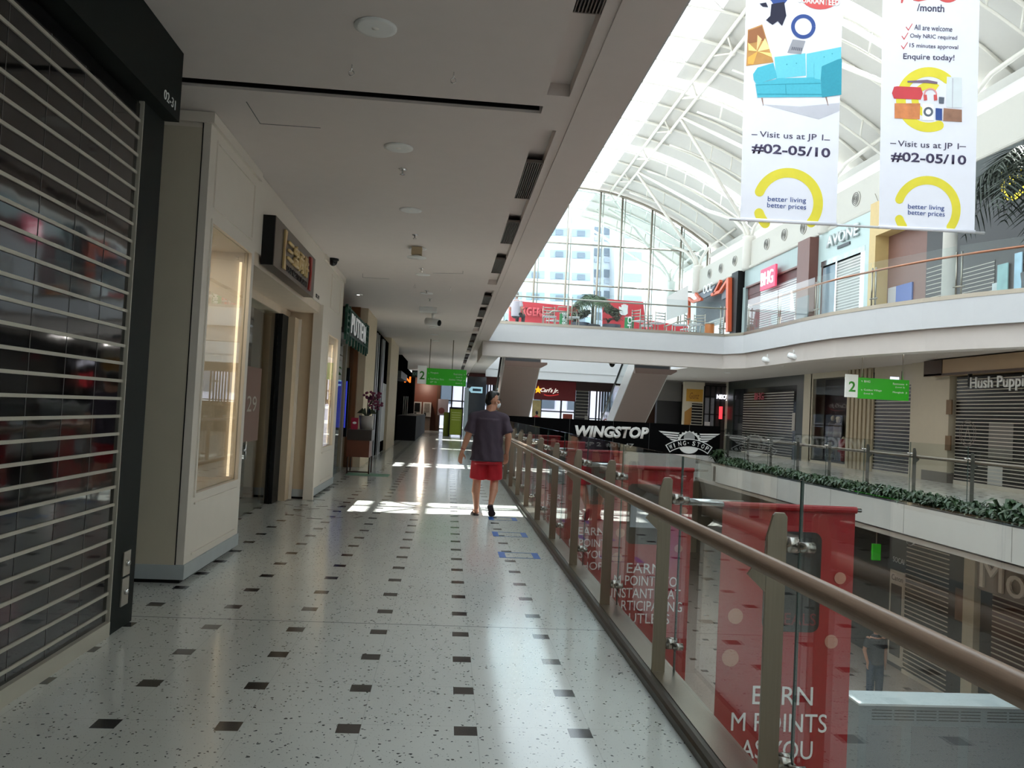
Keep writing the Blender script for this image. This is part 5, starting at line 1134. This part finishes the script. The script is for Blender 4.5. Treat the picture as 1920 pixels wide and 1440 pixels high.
for s, py, x0, x1 in (('All are welcome', 56, 1714, 1785), ('Only NRIC required', 73, 1706, 1794), ('15 minutes approval', 91, 1705, 1796)):
    btext(tr1, s, (x0, py), (x1, py+4), 10, INK)
    bflat([(x0-15, py-6), (x0-11, py-1), (x0-4, py-12), (x0-3, py-11), (x0-11, py+2), (x0-16, py-5)], 0).build('tick', SALM, tr1)
btext(tr1, 'Enquire today!', (1693, 114), (1789, 117), 14, INK, .005)
bflat([(1690, -6), (1696, -6), (1692, 6), (1689, 6)], 0).build('price_stroke', SALM, tr1)
bflat([(1712, -18), (1745, -17), (1744, -1), (1722, 3), (1712, 1)], 0).build('price_digit', SALM, tr1); ringpx(tr1, 1777, -22, 14, 27, 181, 358, SALM, 'price_zero', 0)
ringpx(tr1, 1741, 187, 43, 61, 48, 292, YEL); ringpx(tr1, 1742, 187, 20, 33, 55, 280, YEL, 'ring_inner', 0)
bflat([(1676, 163), (1682, 162), (1726, 164), (1730, 176), (1726, 187), (1676, 185), (1672, 175)], 2).build('red_sofa', M('print_redsofa', (200, 66, 74), .7, var=.1), tr1)
bflat([(1677, 194), (1725, 194), (1724, 224), (1677, 222)], 2).build('orange_picture', M('print_orange', (206, 128, 80), .7, var=.4, scale=9), tr1)
bflat([(1729, 194), (1750, 196), (1750, 226), (1729, 226)], 2).build('washer', LETW, tr1); ringpx(tr1, 1740, 210, 5, 9, 0, 359, M('print_drum', (90, 96, 110), .6), 'washer_drum', 3)
bflat([(1754, 203), (1766, 204), (1766, 226), (1754, 225)], 2).build('blue_box', BLUE, tr1)
bflat([(1769, 203), (1803, 206), (1803, 229), (1768, 227)], 2).build('laptop', M('print_dune', (150, 110, 90), .7, var=.4, scale=8), tr1)
bflat([(1775, 144), (1803, 146), (1803, 203), (1774, 201)], 1).build('fridge', M('print_fridge', (212, 218, 222), .6), tr1); bflat([(1785, 147), (1787, 147), (1786, 202), (1784.5, 202)], 2).build('fridge_gap', M('print_grey', (0, 0, 0)), tr1)
ringpx(tr1, 1744, 178, 10, 12.5, 0, 180, M('print_phones', (226, 150, 150), .7), 'headphone_band', 3)
for q in (1734, 1753): bflat([(q-3, 178), (q+3, 178), (q+4, 188), (q-2, 189)], 3).build('headphone_cup', SALM, tr1)
bflat([(1760, 182), (1770, 183), (1769, 195), (1760, 194)], 3).build('cup', M('print_drum', (0, 0, 0)), tr1)
bflat([(1701, 152), (1738, 150), (1757, 154), (1757, 158), (1738, 156), (1701, 155)], 3).build('hair_tool', M('print_tool', (120, 96, 120), .6), tr1)
btext(tr1, 'Visit us at JP 1', (1683, 278), (1797, 283.5), 14.5, INK)
btext(tr1, '#02-05/10', (1670, 303.5), (1811, 311), 19.5, INK, .02)
for q in ([(1669, 271), (1680, 271.5), (1680, 273), (1669, 272.5)], [(1799, 277), (1811, 277.5), (1811, 279), (1799, 278.5)]): bflat([(a_, b_-3) for a_, b_ in q], 0).build('dash', INK, tr1)
ringpx(tr1, 1738, 393, 47, 63, -36, 160, YEL); ringpx(tr1, 1738, 393, 47, 63, 199, 214, YEL)
btext(tr1, 'better living', (1702, 394), (1770, 397), 11.5, BLUE); btext(tr1, 'better prices', (1702, 405), (1771, 409), 11.5, BLUE)
# ================================================================== palms
def frond(m, base, d, L_, droop, rnd, n=26, wid=.35, lw=.012):
    d = Vector(d).normalized(); side = d.cross(UZ).normalized(); pts = []
    for i in range(n+1):
        s = i/n; pts.append(Vector(base)+d*L_*s+UZ*(d.z*0-droop*s*s*L_))
    m.tube(pts[::3]+[pts[-1]], .014, 5, .005)
    for i in range(3, n+1):
        s = i/n; w = wid*math.sin(math.pi*min(1, .15+s*.85))+.1
        for sg in (-1, 1):
            p = pts[i]; q = p+side*sg*w*rnd.uniform(.8, 1.1)+d*w*.5-UZ*w*rnd.uniform(.3, .7); h = d*lw
            mid = p.lerp(q, .5)+UZ*.04; o = len(m.v)
            m.v += [p-h, p+h, mid-h*1.4, mid+h*1.4, q]; m.f += [[o, o+1, o+3, o+2], [o+2, o+3, o+4]]
def palm(lab, base, h, nf, L_, mats, up=.7, seed=1, pot=None, dirs=None, wid=.35, lw=.012):
    rnd = random.Random(seed); t = T('potted_palm', lab, 'plant', base); base = Vector(base)
    if pot: MB().lathe(base, [(pot*.8, 0), (pot, pot*1.5), (pot*.9, pot*1.5), (pot*.85, pot*1.35)], 16).build('pot', DGREY, t, True)
    tr_ = MB().tube([base+UZ*(pot or 0), base+UZ*(h*.5), base+UZ*h], .06, 8, .045); tr_.build('trunk', M('palm_trunk', (90, 84, 60), .8, var=.3, scale=8), t, True)
    m = MB()
    for i in range(nf):
        a = i*2.4+rnd.uniform(-.2, .2)
        if dirs: a = dirs[i % len(dirs)]+rnd.uniform(-.25, .25)
        el = rnd.uniform(.1, up); d = Vector((math.cos(a)*math.cos(el), math.sin(a)*math.cos(el), math.sin(el)))
        n = 20; dd = d
        pts = [base+UZ*h+dd*L_*s/n-UZ*(.9*L_*(s/n)**2) for s in range(n+1)]
        side = dd.cross(UZ).normalized(); m.tube(pts[::2], .012, 5, .004)
        for k in range(3, n+1):
            s = k/n; w = wid*math.sin(math.pi*(.2+s*.75))+.05; tg = (pts[k]-pts[k-1]).normalized()
            for sg in (-1, 1):
                p = pts[k]; q = p+side*sg*w*rnd.uniform(.8, 1.15)+tg*w*.6-UZ*w*rnd.uniform(.25, .8); hh = tg*lw; mid = p.lerp(q, .5)+UZ*.03; o = len(m.v)
                m.v += [p-hh, p+hh, mid-hh*1.3, mid+hh*1.3, q]; m.f += [[o, o+1, o+3, o+2], [o+2, o+3, o+4]]
    m.build('fronds', mats, t); return t
PALM = M('palm_leaf', (58, 84, 40), .5, var=.4, scale=2); PALMD = M('palm_leaf_dark', (40, 50, 36), .5, var=.5, scale=2)
p = P(1955, 330, y=15.8)
palm('tall dark palm with drooping fronds at the right edge on the upper level', (p.x, 15.8, 4.42), p.z+.35-4.42, 26, 1.75, PALMD, .75, 4, .35, None, .62, .016)
p = P(1112, 570, y=29); palm('green palm between the red counters on the upper level', (p.x, 29, 4.36), 1.35, 18, 1.0, PALM, 1.0, 5, .3)
# bushes beside it
for i, (px, lab) in enumerate(((1090, 'dark bushy pot plant left of the upper level palm'), (1148, 'dark bushy pot plant right of the upper level palm'))):
    p = P(px, 580, y=28.6); t = T('potted_bush', lab, 'plant', (p.x, 28.6, 4.36)); rnd = random.Random(i)
    MB().lathe((p.x, 28.6, 4.36), [(.26, 0), (.34, .45), (.3, .45), (.28, .4)], 14).build('pot', M('navy_pot', (50, 56, 70), .5), t, True)
    m = MB()
    for j in range(12): leaves(m, (p.x+rnd.uniform(-.2, .2), 28.6+rnd.uniform(-.2, .2), 4.75+rnd.uniform(0, .6)), 12, .28, .2, rnd, .04)
    m.build('foliage', M('bush_leaf', (66, 70, 44), .6, var=.4, scale=4), t)
# ================================================================== upper level furniture beyond the bridge rail
RC = M('counter_red', (206, 40, 54), .5, var=.05); YR = 29.8
rx = lambda px, y=YR: P(px, 590, y=y).x
def rz(px, py, y=YR): return P(px, py, y=y).z
t = T('red_counter', 'long red counter with raised lettering on the upper level bridge', 'counter', (rx(1020), YR, 4.36))
flat([(955, 563), (1085, 575), (1085, 625), (955, 625)], (0, .5, 0), y=YR).build('body', RC, t)
text('lettering', 'BURGERS', M('counter_letters', (232, 88, 96), .5), (rx(958), YR-.04, rz(960, 591)), UX, UZ, t, h=.33, w=rx(1022)-rx(958), depth=.04, bold=.04)
MB().prism([P(955, 573, y=YR-.05), P(1022, 580, y=YR-.05), P(1022, 582, y=YR-.05), P(955, 575, y=YR-.05)], (0, .05, 0)).build('trim_line', DRED, t)
t = T('stop_hand_board', 'red board with a white raised hand on the upper level', 'sign', (rx(1180), YR, 4.36))
flat([(1130, 560), (1206, 566), (1212, 620), (1130, 618)], (0, .1, 0), y=YR+.3).build('board', RC, t)
m = MB(); yy = YR+.28
def hb(a, b_, r): m.tube([P(*a, y=yy), P(*b_, y=yy)], r, 8)
flat([(1162, 576), (1177, 577), (1177, 588), (1173, 591), (1165, 590.5), (1161, 586)], (0, .03, 0), y=yy-.02, mb=m)
for i, x in enumerate((1166.5, 1169.5, 1172.7, 1175.8)): hb((x, 578), (x+.2, 572-[.5, 1.5, 1, -.5][i]), .032)
hb((1163, 584), (1161.5, 575), .032); m.build('hand', LETW, t)
t = T('low_red_wall', 'low red parapet at the right end of the glazed gable', 'wall', (rx(1250, 46), 46, 4.36))
flat([(1215, 600), (1290, 612), (1290, 622), (1215, 622)], (0, .3, 0), y=34).build('panel', RC, t)
def barrel(px, w, y, mat, lab, py0, letters=None):
    p = P(px, 600, y=y); r = w/2*y/F; zt = P(px, py0, y=y).z; t = T('drum_table', lab, 'barrel', (p.x, y, 4.36))
    MB().lathe((p.x, y, 4.36), [(r*.95, 0), (r, .1), (r, zt-4.42), (r*.97, zt-4.36)], 20).build('drum', mat, t, True)
    MB().lathe((p.x, y, zt), [(r*1.05, -.02), (r*1.05, .02)], 20).build('lid', STEEL, t, True)
    if letters: text('lettering', letters, LETW, (p.x+.06, y-r-.01, 4.5), UZ, -UX, t, h=.16, w=.5, depth=.01, bold=.03)
    return t
DG = M('drum_green', (16, 130, 70), .45)
barrel(1058, 19, 27.6, DG, 'green drum table with white vertical print, left of the palm', 588, 'PRIME'); barrel(1180, 18, 27.6, DG, 'green drum table with white vertical print, right of the palm', 596, 'HO')
barrel(1331, 18, 27.0, M('drum_orange', (206, 116, 50), .45), 'orange drum in front of the orange framed shop', 607)
def chair(x, y, z, rot, lab):
    t = T('metal_chair', lab, 'chair', (x, y, z), 'metal chairs on the upper level'); c, s = math.cos(rot), math.sin(rot)
    q = lambda a, b_, h: (x+a*c-b_*s, y+a*s+b_*c, z+h)
    for a in (-.2, .2):
        for b_ in (-.2, .2): MB().tube([q(a, b_, 0), q(a, b_, .45 if b_ < 0 else .85)], .018, 6).build('leg', STEEL, t, True)
    MB().prism([q(-.22, -.22, .45), q(.22, -.22, .45), q(.22, .22, .45), q(-.22, .22, .45)], (0, 0, .03)).build('seat', M('seat_pale', (206, 206, 204), .4), t)
    for h in (.6, .7, .8): MB().tube([q(-.2, .2, h), q(.2, .2, h)], .02, 6).build('back_bar', STEEL, t, True)
for i, (px, y) in enumerate(((1030, 27.5), (1040, 28.6), (1075, 27.3), (1201, 27.2), (1213, 28.4), (1232, 27.5), (1275, 27.6), (1292, 28.8), (1308, 27.2))):
    chair(rx(px, y), y, 4.36, i*.7, ['pale metal chair left of the first green drum', 'pale metal chair behind the first green drum', 'pale metal chair right of the first green drum', 'pale metal chair beside the second green drum', 'pale metal chair past the second green drum', 'pale metal chair left of the low red wall', 'pale metal chair before the orange framed shop, left', 'pale metal chair before the orange framed shop, behind', 'pale metal chair beside the orange drum'][i])
t = T('steel_barrier', 'thin bent steel tube barrier before the red counter', 'barrier', (rx(1040, 27), 27, 4.36))
MB().tube([P(1022, 588, y=27.2), P(1030, 588, y=27.2), P(1036, 583, y=27.2), P(1082, 586, y=27.2)], .03, 6).tube([P(1045, 582, y=27.2), P(1047, 575, y=27.2), P(1068, 576, y=27.2), P(1069, 583, y=27.2)], .02, 6).build('tube', STEEL, t, True)
for px in (1030, 1082): a = P(px, 588, y=27.2); MB().tube([(a.x, 27.2, 4.36), a], .02, 6).build('post', STEEL, t, True)
t = T('steel_barrier', 'sloping steel handrail before the orange framed shop', 'barrier', (rx(1260, 30), 30, 4.36))
MB().tube([P(1245, 613, y=30), P(1268, 604, y=30), P(1282, 602, y=30), P(1294, 597, y=30)], .03, 6).build('tube', STEEL, t, True)
for px, py in ((1250, 611), (1294, 597)): a = P(px, py, y=30); MB().tube([(a.x, 30, 4.36), a], .02, 6).build('post', STEEL, t, True)
# ================================================================== apartment block outside
YA = 120; ap = lambda px, py: P(px, py, y=YA)
AW = M('block_white', (206, 210, 214), .8, var=.02)
t = T('apartment_block', 'tall white apartment block seen through the glazed gable', 'building', (ap(1100, 600).x, YA, 0))
flat([(930, 380), (1112, 395), (1112, 852), (930, 852)], (0, 12, 0), y=YA).build('wing', AW, t)
flat([(1112, 405), (1165, 410), (1165, 852), (1112, 852)], (0, 6, 0), y=YA+5).build('stair_core', M('block_shade', (206, 212, 222), .8), t)
flat([(1165, 400), (1215, 404), (1215, 852), (1165, 852)], (0, 12, 0), y=YA).build('wing', AW, t)
flat([(1152, 398), (1166, 399), (1166, 852), (1152, 852)], (0, 6, 0), y=YA+1).build('corner_fin', AW, t)
WG = M('block_window', (150, 164, 176), .3, var=.15); WD = M('block_window_dark', (112, 122, 134), .4)
for j in range(5):
    py = 423+41*j
    for i, px in enumerate((945, 987, 1032, 1073)):
        if px < 960 and j < 1: continue
        w = flat([(px, py+i*2.1), (px+34, py+i*2.1+1), (px+34, py+i*2.1+15), (px, py+i*2.1+14)], (0, .3, 0), y=YA-.2).build('window', WG, t)
        flat([(px+10, py+i*2.1+3), (px+24, py+i*2.1+3.5), (px+24, py+i*2.1+13), (px+10, py+i*2.1+13)], (0, .3, 0), y=YA-.35).build('pane', WD, w)
        flat([(px-2, py+i*2.1+15), (px+37, py+i*2.1+16), (px+37, py+i*2.1+18), (px-2, py+i*2.1+17)], (0, .3, 0), y=YA-.6).build('ledge', M('block_ledge', (214, 222, 230), .8), w)
    flat([(1170, 430+41*j), (1203, 432+41*j), (1203, 447+41*j), (1170, 446+41*j)], (0, .3, 0), y=YA-.2).build('window', WG, t)
    for k in range(2):
        flat([(1115+18*k, 425+40*j), (1127+18*k, 426+40*j), (1127+18*k, 440+40*j), (1115+18*k, 439+40*j)], (0, .3, 0), y=YA+4.7).build('core_window', WD, t)
        flat([(1115+18*k, 444+40*j), (1127+18*k, 445+40*j), (1127+18*k, 452+40*j), (1115+18*k, 451+40*j)], (0, .3, 0), y=YA+4.7).build('vent_block', M('block_vent', (170, 178, 188), .7), t)
# outside canopy column seen through the gable
S('column_outside', MB().tube([(P(1237, 570, y=57).x, 57, -4.5), (P(1237, 570, y=57).x, 57, 7.6)], .3, 16), M('mint_tube', (206, 220, 214), .5), True)
# ================================================================== people
def blob(name, build, mat, parent, voxel=.012, smooth=6):
    """one continuous rounded surface grown from overlapping tapered shapes"""
    mb = MB(); build(mb); me = bpy.data.meshes.new(name); me.from_pydata([v-parent.location for v in mb.v], [], mb.f)
    bm = bmesh.new(); bm.from_mesh(me); bmesh.ops.recalc_face_normals(bm, faces=bm.faces); bm.to_mesh(me); bm.free()
    ob = bpy.data.objects.new(name, me); COL.objects.link(ob)
    r = ob.modifiers.new('r', 'REMESH'); r.mode = 'VOXEL'; r.voxel_size = voxel; r.use_smooth_shade = True
    s = ob.modifiers.new('s', 'SMOOTH'); s.iterations = smooth; s.factor = .5
    dg = bpy.context.evaluated_depsgraph_get(); m2 = bpy.data.meshes.new_from_object(ob.evaluated_get(dg))
    bpy.data.objects.remove(ob); bpy.data.meshes.remove(me); m2.name = name; m2.materials.clear(); m2.materials.append(mat)
    for p in m2.polygons: p.use_smooth = True
    o = bpy.data.objects.new(name, m2); COL.objects.link(o); o.parent = parent; return o
SKIN = M('skin', (186, 132, 106), .5, var=.06, scale=5)
def hand(m, w, d, s, curl=.35, f=None, flip=1):
    """palm, four bent fingers of different length and a thumb; w wrist, d direction of the fingers, s +1/-1 thumb side along +y"""
    w = Vector(w); d = Vector(d).normalized(); f = Vector(f) if f else Vector((0, 1, 0))*s; f = (f-d*f.dot(d)).normalized(); n = d.cross(f)
    for k in (-.024, -.008, .008, .024): m.cap(w+f*k*.7, w+d*.085+f*k*1.15, .016, .013, 8)
    inward = n*flip
    for k, L_ in ((-.03, .058), (-.011, .074), (.009, .08), (.028, .072)):
        a = w+d*.088+f*k; b = a+d*L_*.45+inward*L_*curl*.3; c = b+(d*.75+inward*curl).normalized()*L_*.35; e = c+(d*.5+inward*curl*1.6).normalized()*L_*.3
        m.cap(a, b, .0095, .009, 8); m.cap(b, c, .009, .0085, 8); m.cap(c, e, .0085, .007, 8)
    a = w+d*.025+f*.03; b = a+f*.028+d*.03+inward*.012; c = b+d*.03+f*.006+inward*.012
    m.cap(a, b, .013, .011, 8); m.cap(b, c, .011, .008, 8)
bx = P(913, 860, y=11.62).x
t = T('person', 'person seen from behind walking in a dark purple-grey t-shirt, red shorts and face mask', 'person', (bx, 11.62, 0))
B = Vector((bx, 11.62, 0))
def V(x, y, z): return B+Vector((x, y, z))
HD = Vector((.05, .03, 1.645)); HT = Matrix.Rotation(math.radians(-62), 3, 'Z')   # head turned to the right
def H(x, y, z): return B+HD+HT @ Vector((x, y, z))
def man(m):
    m.cap(V(-.0, -.0, .98), V(0, 0, 1.3), .115, .12, 14); m.ball(V(0, 0, 1.36), (.19, .1, .1), 14)
    for s in (-1, 1): m.ball(V(.1*s, -.0, .86), (.105, .11, .12), 12)
    m.cap(V(0, .0, 1.42), V(.03, .02, 1.56), .075, .066, 12)
    # head, facing local +y
    m.ball(H(0, -.01, .03), (.078, .098, .105), 16); m.ball(H(0, .03, -.055), (.058, .066, .07), 14)
    m.cap(H(0, .085, .0), H(0, .108, -.035), .012, .017, 8)
    for s in (-1, 1): m.ball(H(.08*s, -.005, -.01), (.012, .024, .036), 10); m.ball(H(.05*s, .06, -.02), (.026, .03, .028), 8)
    m.ball(H(0, .095, -.085), (.026, .014, .012), 8); m.ball(H(0, .078, -.115), (.03, .024, .02), 8)
    # arms
    for s, el, wr in ((-1, V(-.285, -.035, 1.13), V(-.355, .015, .905)), (1, V(.29, -.05, 1.14), V(.285, .05, .915))):
        sh = V(.215*s, 0, 1.40); m.cap(sh, el, .055, .048, 12); m.cap(el, el.lerp(wr, .35), .048, .046, 12); m.cap(el.lerp(wr, .35), wr, .046, .029, 12)
    hand(m, V(-.36, .02, .885), (-.22, .1, -1), 1, .35, (.85, .5, 0)); hand(m, V(.285, .056, .895), (-.02, .16, -1), 1, .5, (-.85, .5, 0), -1)
    # legs: left planted, right trailing with the heel up
    m.cap(V(-.115, -.01, .86), V(-.125, .02, .50), .095, .064, 14); m.cap(V(-.125, .02, .50), V(-.135, -.012, .33), .058, .062, 14); m.cap(V(-.135, -.012, .33), V(-.115, .0, .09), .058, .036, 14)
    m.cap(V(-.115, -.03, .05), V(-.13, .1, .04), .038, .034, 10); m.cap(V(-.13, .1, .04), V(-.14, .17, .03), .036, .024, 10)
    m.cap(V(.115, -.02, .86), V(.125, .04, .50), .095, .064, 14); m.cap(V(.125, .04, .50), V(.115, -.09, .36), .058, .062, 14); m.cap(V(.115, -.09, .36), V(.075, -.22, .185), .058, .036, 14)
    m.cap(V(.07, -.245, .175), V(.095, -.16, .085), .036, .034, 10); m.cap(V(.095, -.16, .085), V(.11, -.085, .035), .034, .024, 10)
blob('body', man, SKIN, t, .0065, 5)
def shirt(m):
    m.ball(V(0, -.005, 1.36), (.225, .15, .135), 16); m.cap(V(0, -.0, .98), V(0, 0, 1.25), .19, .18, 18)
    m.ball(V(0, .04, 1.08), (.215, .2, .2), 16); m.tube([V(0, -.01, .775), V(0, -.01, .82), V(0, 0, .95), V(0, 0, 1.1), V(0, 0, 1.24), V(0, 0, 1.38)], .246, 28, .196)
    m.tube([V(0, 0, 1.38), V(.01, .005, 1.485)], .14, 18, .085)
    for s, el in ((-1, V(-.285, -.035, 1.13)), (1, V(.29, -.05, 1.14))):
        sh = V(.205*s, 0, 1.375); m.ball(sh, .1, 14); m.tube([V(0, 0, 1.41), sh], .115, 14, .1); m.tube([sh, sh.lerp(el, .85)], .084, 16, .092)
o = blob('t_shirt', shirt, M('shirt_charcoal', (64, 52, 64), .85, var=.12, scale=8, bump=.5, bscale=9), t, .011, 14)
for v in o.data.vertices:           # a shirt is flatter front to back than side to side, with drape folds
    z = v.co.z; y = v.co.y; q = max(0, min(1, (abs(v.co.x)-.19)/.07)) if z > 1.0 else 0; k = .8+.2*q
    v.co.y = y*k; f = max(0, min(1, (1.35-z)/.4)); v.co.y += .009*f*math.sin(v.co.x*46+z*9); v.co.x += .006*f*math.sin(z*34+v.co.x*12)
def shorts(m):
    m.tube([V(0, -.01, .93), V(0, -.01, .74)], .17, 20, .212)
    for s, dy in ((-1, .005), (1, .01)): m.tube([V(.10*s, -.01, .80), V(.112*s, dy, .62), V(.12*s, dy+.01, .515)], .122, 18, .118)
o = blob('shorts', shorts, M('shorts_red', (178, 16, 34), .7, var=.1, bump=.4, bscale=12), t, .011, 3)
for v in o.data.vertices: v.co.y *= .86; v.co.y += .006*math.sin(v.co.x*40+v.co.z*15)
def hair(m):
    m.ball(H(0, -.032, .052), (.087, .092, .094), 16); m.ball(H(0, -.06, -.005), (.07, .052, .078), 14); m.ball(H(0, .025, .1), (.066, .06, .04), 12)
o = blob('hair', hair, M('black_hair', (16, 13, 14), .45, var=.3, scale=60), t, .008, 2)
def mask(m): m.ball(H(0, .055, -.062), (.064, .066, .05), 14); m.ball(H(0, .1, -.05), (.03, .022, .03), 10)
blob('face_mask', mask, M('mask_white', (214, 218, 222), .8), t, .007, 3)
m = MB()
for s in (-1, 1):
    m.tube([H(.083*s, -.0, .012), H(.076*s, .075, .016), H(.068*s, .092, .014)], .003, 6)
    m.tube([H(s*(.036+.03*math.cos(k*.628)), .098-.012*abs(math.cos(k*.628)), .008+.02*math.sin(k*.628)) for k in range(11)], .0028, 6)
m.build('glasses', BLACK, t, True)
m = MB(); m.tube([H(.078, .0, -.02), H(.07, .05, -.05)], .002, 5).tube([H(-.078, .0, -.02), H(-.07, .05, -.05)], .002, 5); m.build('mask_loop', LETW, t)
m = MB(); c = V(-.342, .01, .945); d = (V(-.355, .015, .905)-V(-.285, -.035, 1.13)).normalized(); m.tube([c, c+d*.014], .037, 14); m.build('wrist_band', M('band_red', (150, 60, 60), .5), t, True)
SOLE = M('flip_flop', (66, 50, 50), .7)
def sole(a, b, n, w):
    a, b, n = Vector(a), Vector(b), Vector(n).normalized(); d = (b-a); s = d.normalized().cross(n); pts = []
    for k, q in ((0, .55), (.08, .85), (.3, .8), (.55, .8), (.8, 1.05), (.94, .8), (1, .35)): pts.append(a+d*k+s*w*q)
    return MB().prism(pts+[a+d*k-s*w*q for k, q in ((1, .35), (.94, .8), (.8, 1.05), (.55, .8), (.3, .8), (.08, .85), (0, .55))], n*.018)
sole(V(-.112, -.085, .002), V(-.145, .20, .002), (0, 0, 1), .045).build('flip_flop', SOLE, t)
sole(V(.060, -.345, .178), V(.112, -.135, .003), (-.1, .62, .6), .05).build('flip_flop', SOLE, t)
m = MB(); m.tube([V(-.175, .06, .02), V(-.15, .1, .075), V(-.14, .14, .03)], .007, 6).tube([V(-.085, .06, .02), V(-.11, .1, .075), V(-.14, .14, .03)], .007, 6); m.build('strap', SOLE, t, True)
# smaller figures
def figure(lab, base, h, top, bottom, hairc, pose='stand', face=0, voxel=.02):
    t = T('person', lab, 'person', base); O = Vector(base); k = h/1.72; R3 = Matrix.Rotation(face, 3, 'Z')
    W = lambda x, y, z: O+R3 @ Vector((x*k, y*k, z*k))
    sit = pose == 'sit'; dz = -.40 if sit else 0
    def body(m):
        m.cap(W(0, 0, .95+dz), W(0, 0, 1.32+dz), .13*k, .14*k); m.cap(W(0, 0, 1.4+dz), W(0, .01, 1.5+dz), .055*k, .05*k)
        m.ball(W(0, .01, 1.6+dz), (.078*k, .095*k, .115*k), 12); m.cap(W(0, .1, 1.6+dz), W(0, .115, 1.57+dz), .012*k, .016*k, 8)
        for s in (-1, 1):
            el = W(.24*s, -.02, 1.1+dz); wr = W(.2*s, .2 if sit else .06, .95+dz if sit else .85)
            m.cap(W(.18*s, 0, 1.36+dz), el, .05*k, .042*k); m.cap(el, wr, .04*k, .028*k); hand(m, wr, (0, .8 if sit else .1, -.6), 1)
            if sit:
                m.cap(W(.1*s, 0, .5), W(.12*s, .42, .5), .08*k, .06*k); m.cap(W(.12*s, .42, .5), W(.12*s, .4, .08), .055*k, .04*k); m.cap(W(.12*s, .36, .04), W(.12*s, .54, .04), .04*k, .035*k)
            else:
                m.cap(W(.09*s, 0, .88), W(.1*s, .02, .48), .085*k, .06*k); m.cap(W(.1*s, .02, .48), W(.1*s, 0, .09), .056*k, .038*k); m.cap(W(.1*s, -.03, .04), W(.11*s, .16, .035), .04*k, .032*k)
    blob('body', body, SKIN, t, voxel*.6, 2)
    def sh(m):
        m.tube([W(0, 0, .82+dz), W(0, 0, 1.1+dz), W(0, 0, 1.36+dz)], .17*k, 16, .18*k); m.tube([W(0, 0, 1.34+dz), W(0, 0, 1.46+dz)], .15*k, 12, .07*k)
        for s in (-1, 1): m.tube([W(.16*s, 0, 1.37+dz), W(.225*s, -.015, 1.17+dz)], .068*k, 12)
    blob('shirt', sh, top, t, voxel, 2)
    def tr_(m):
        m.ball(W(0, 0, .88+dz), (.175*k, .16*k, .14*k), 12)
        for s in (-1, 1):
            if sit: m.cap(W(.1*s, 0, .5), W(.12*s, .42, .5), .1*k, .08*k); m.tube([W(.12*s, .42, .52), W(.12*s, .4, .1)], .075*k, 12, .06*k)
            else: m.tube([W(.09*s, 0, .9), W(.1*s, .02, .48), W(.1*s, 0, .08)], .105*k, 14, .07*k)
    blob('trousers', tr_, bottom, t, voxel, 2)
    def hr(m): m.ball(W(0, -.02, 1.64+dz), (.088*k, .1*k, .098*k), 12); m.ball(W(0, -.06, 1.58+dz), (.078*k, .06*k, .09*k), 10)
    o = blob('hair', hr, hairc, t, voxel*.7, 1); return t
DK = M('cloth_black', (28, 28, 32), .9); HB = M('black_hair', (0, 0, 0))
p = P(967, 590, y=27.4)
figure('person sitting in a pale grey top and dark trousers behind the upper balustrade', (p.x, 27.4, 4.36), 1.62, M('cloth_greylilac', (186, 176, 186), .9), DK, M('grey_hair', (150, 140, 136), .7), 'sit', -.5)
p = P(1006, 775, y=47.5)
figure('person with long dark hair and a red top before the fast food window', (p.x, 47.5, 0), 1.62, M('cloth_red', (190, 40, 56), .9), DK, HB, 'stand', .4)
p = P(1641, 1230, y=17.2)
figure('person in a dark top and blue jeans standing on the lower level', (p.x, 17.2, -4.42), 1.72, M('cloth_darkgrey', (56, 56, 60), .9), M('cloth_jeans', (36, 52, 74), .9), HB, 'stand', math.pi)
for o in list(COL.objects):
    if o.type == 'MESH' and o.name.startswith('downlight'): pass
bpy.context.view_layer.update()
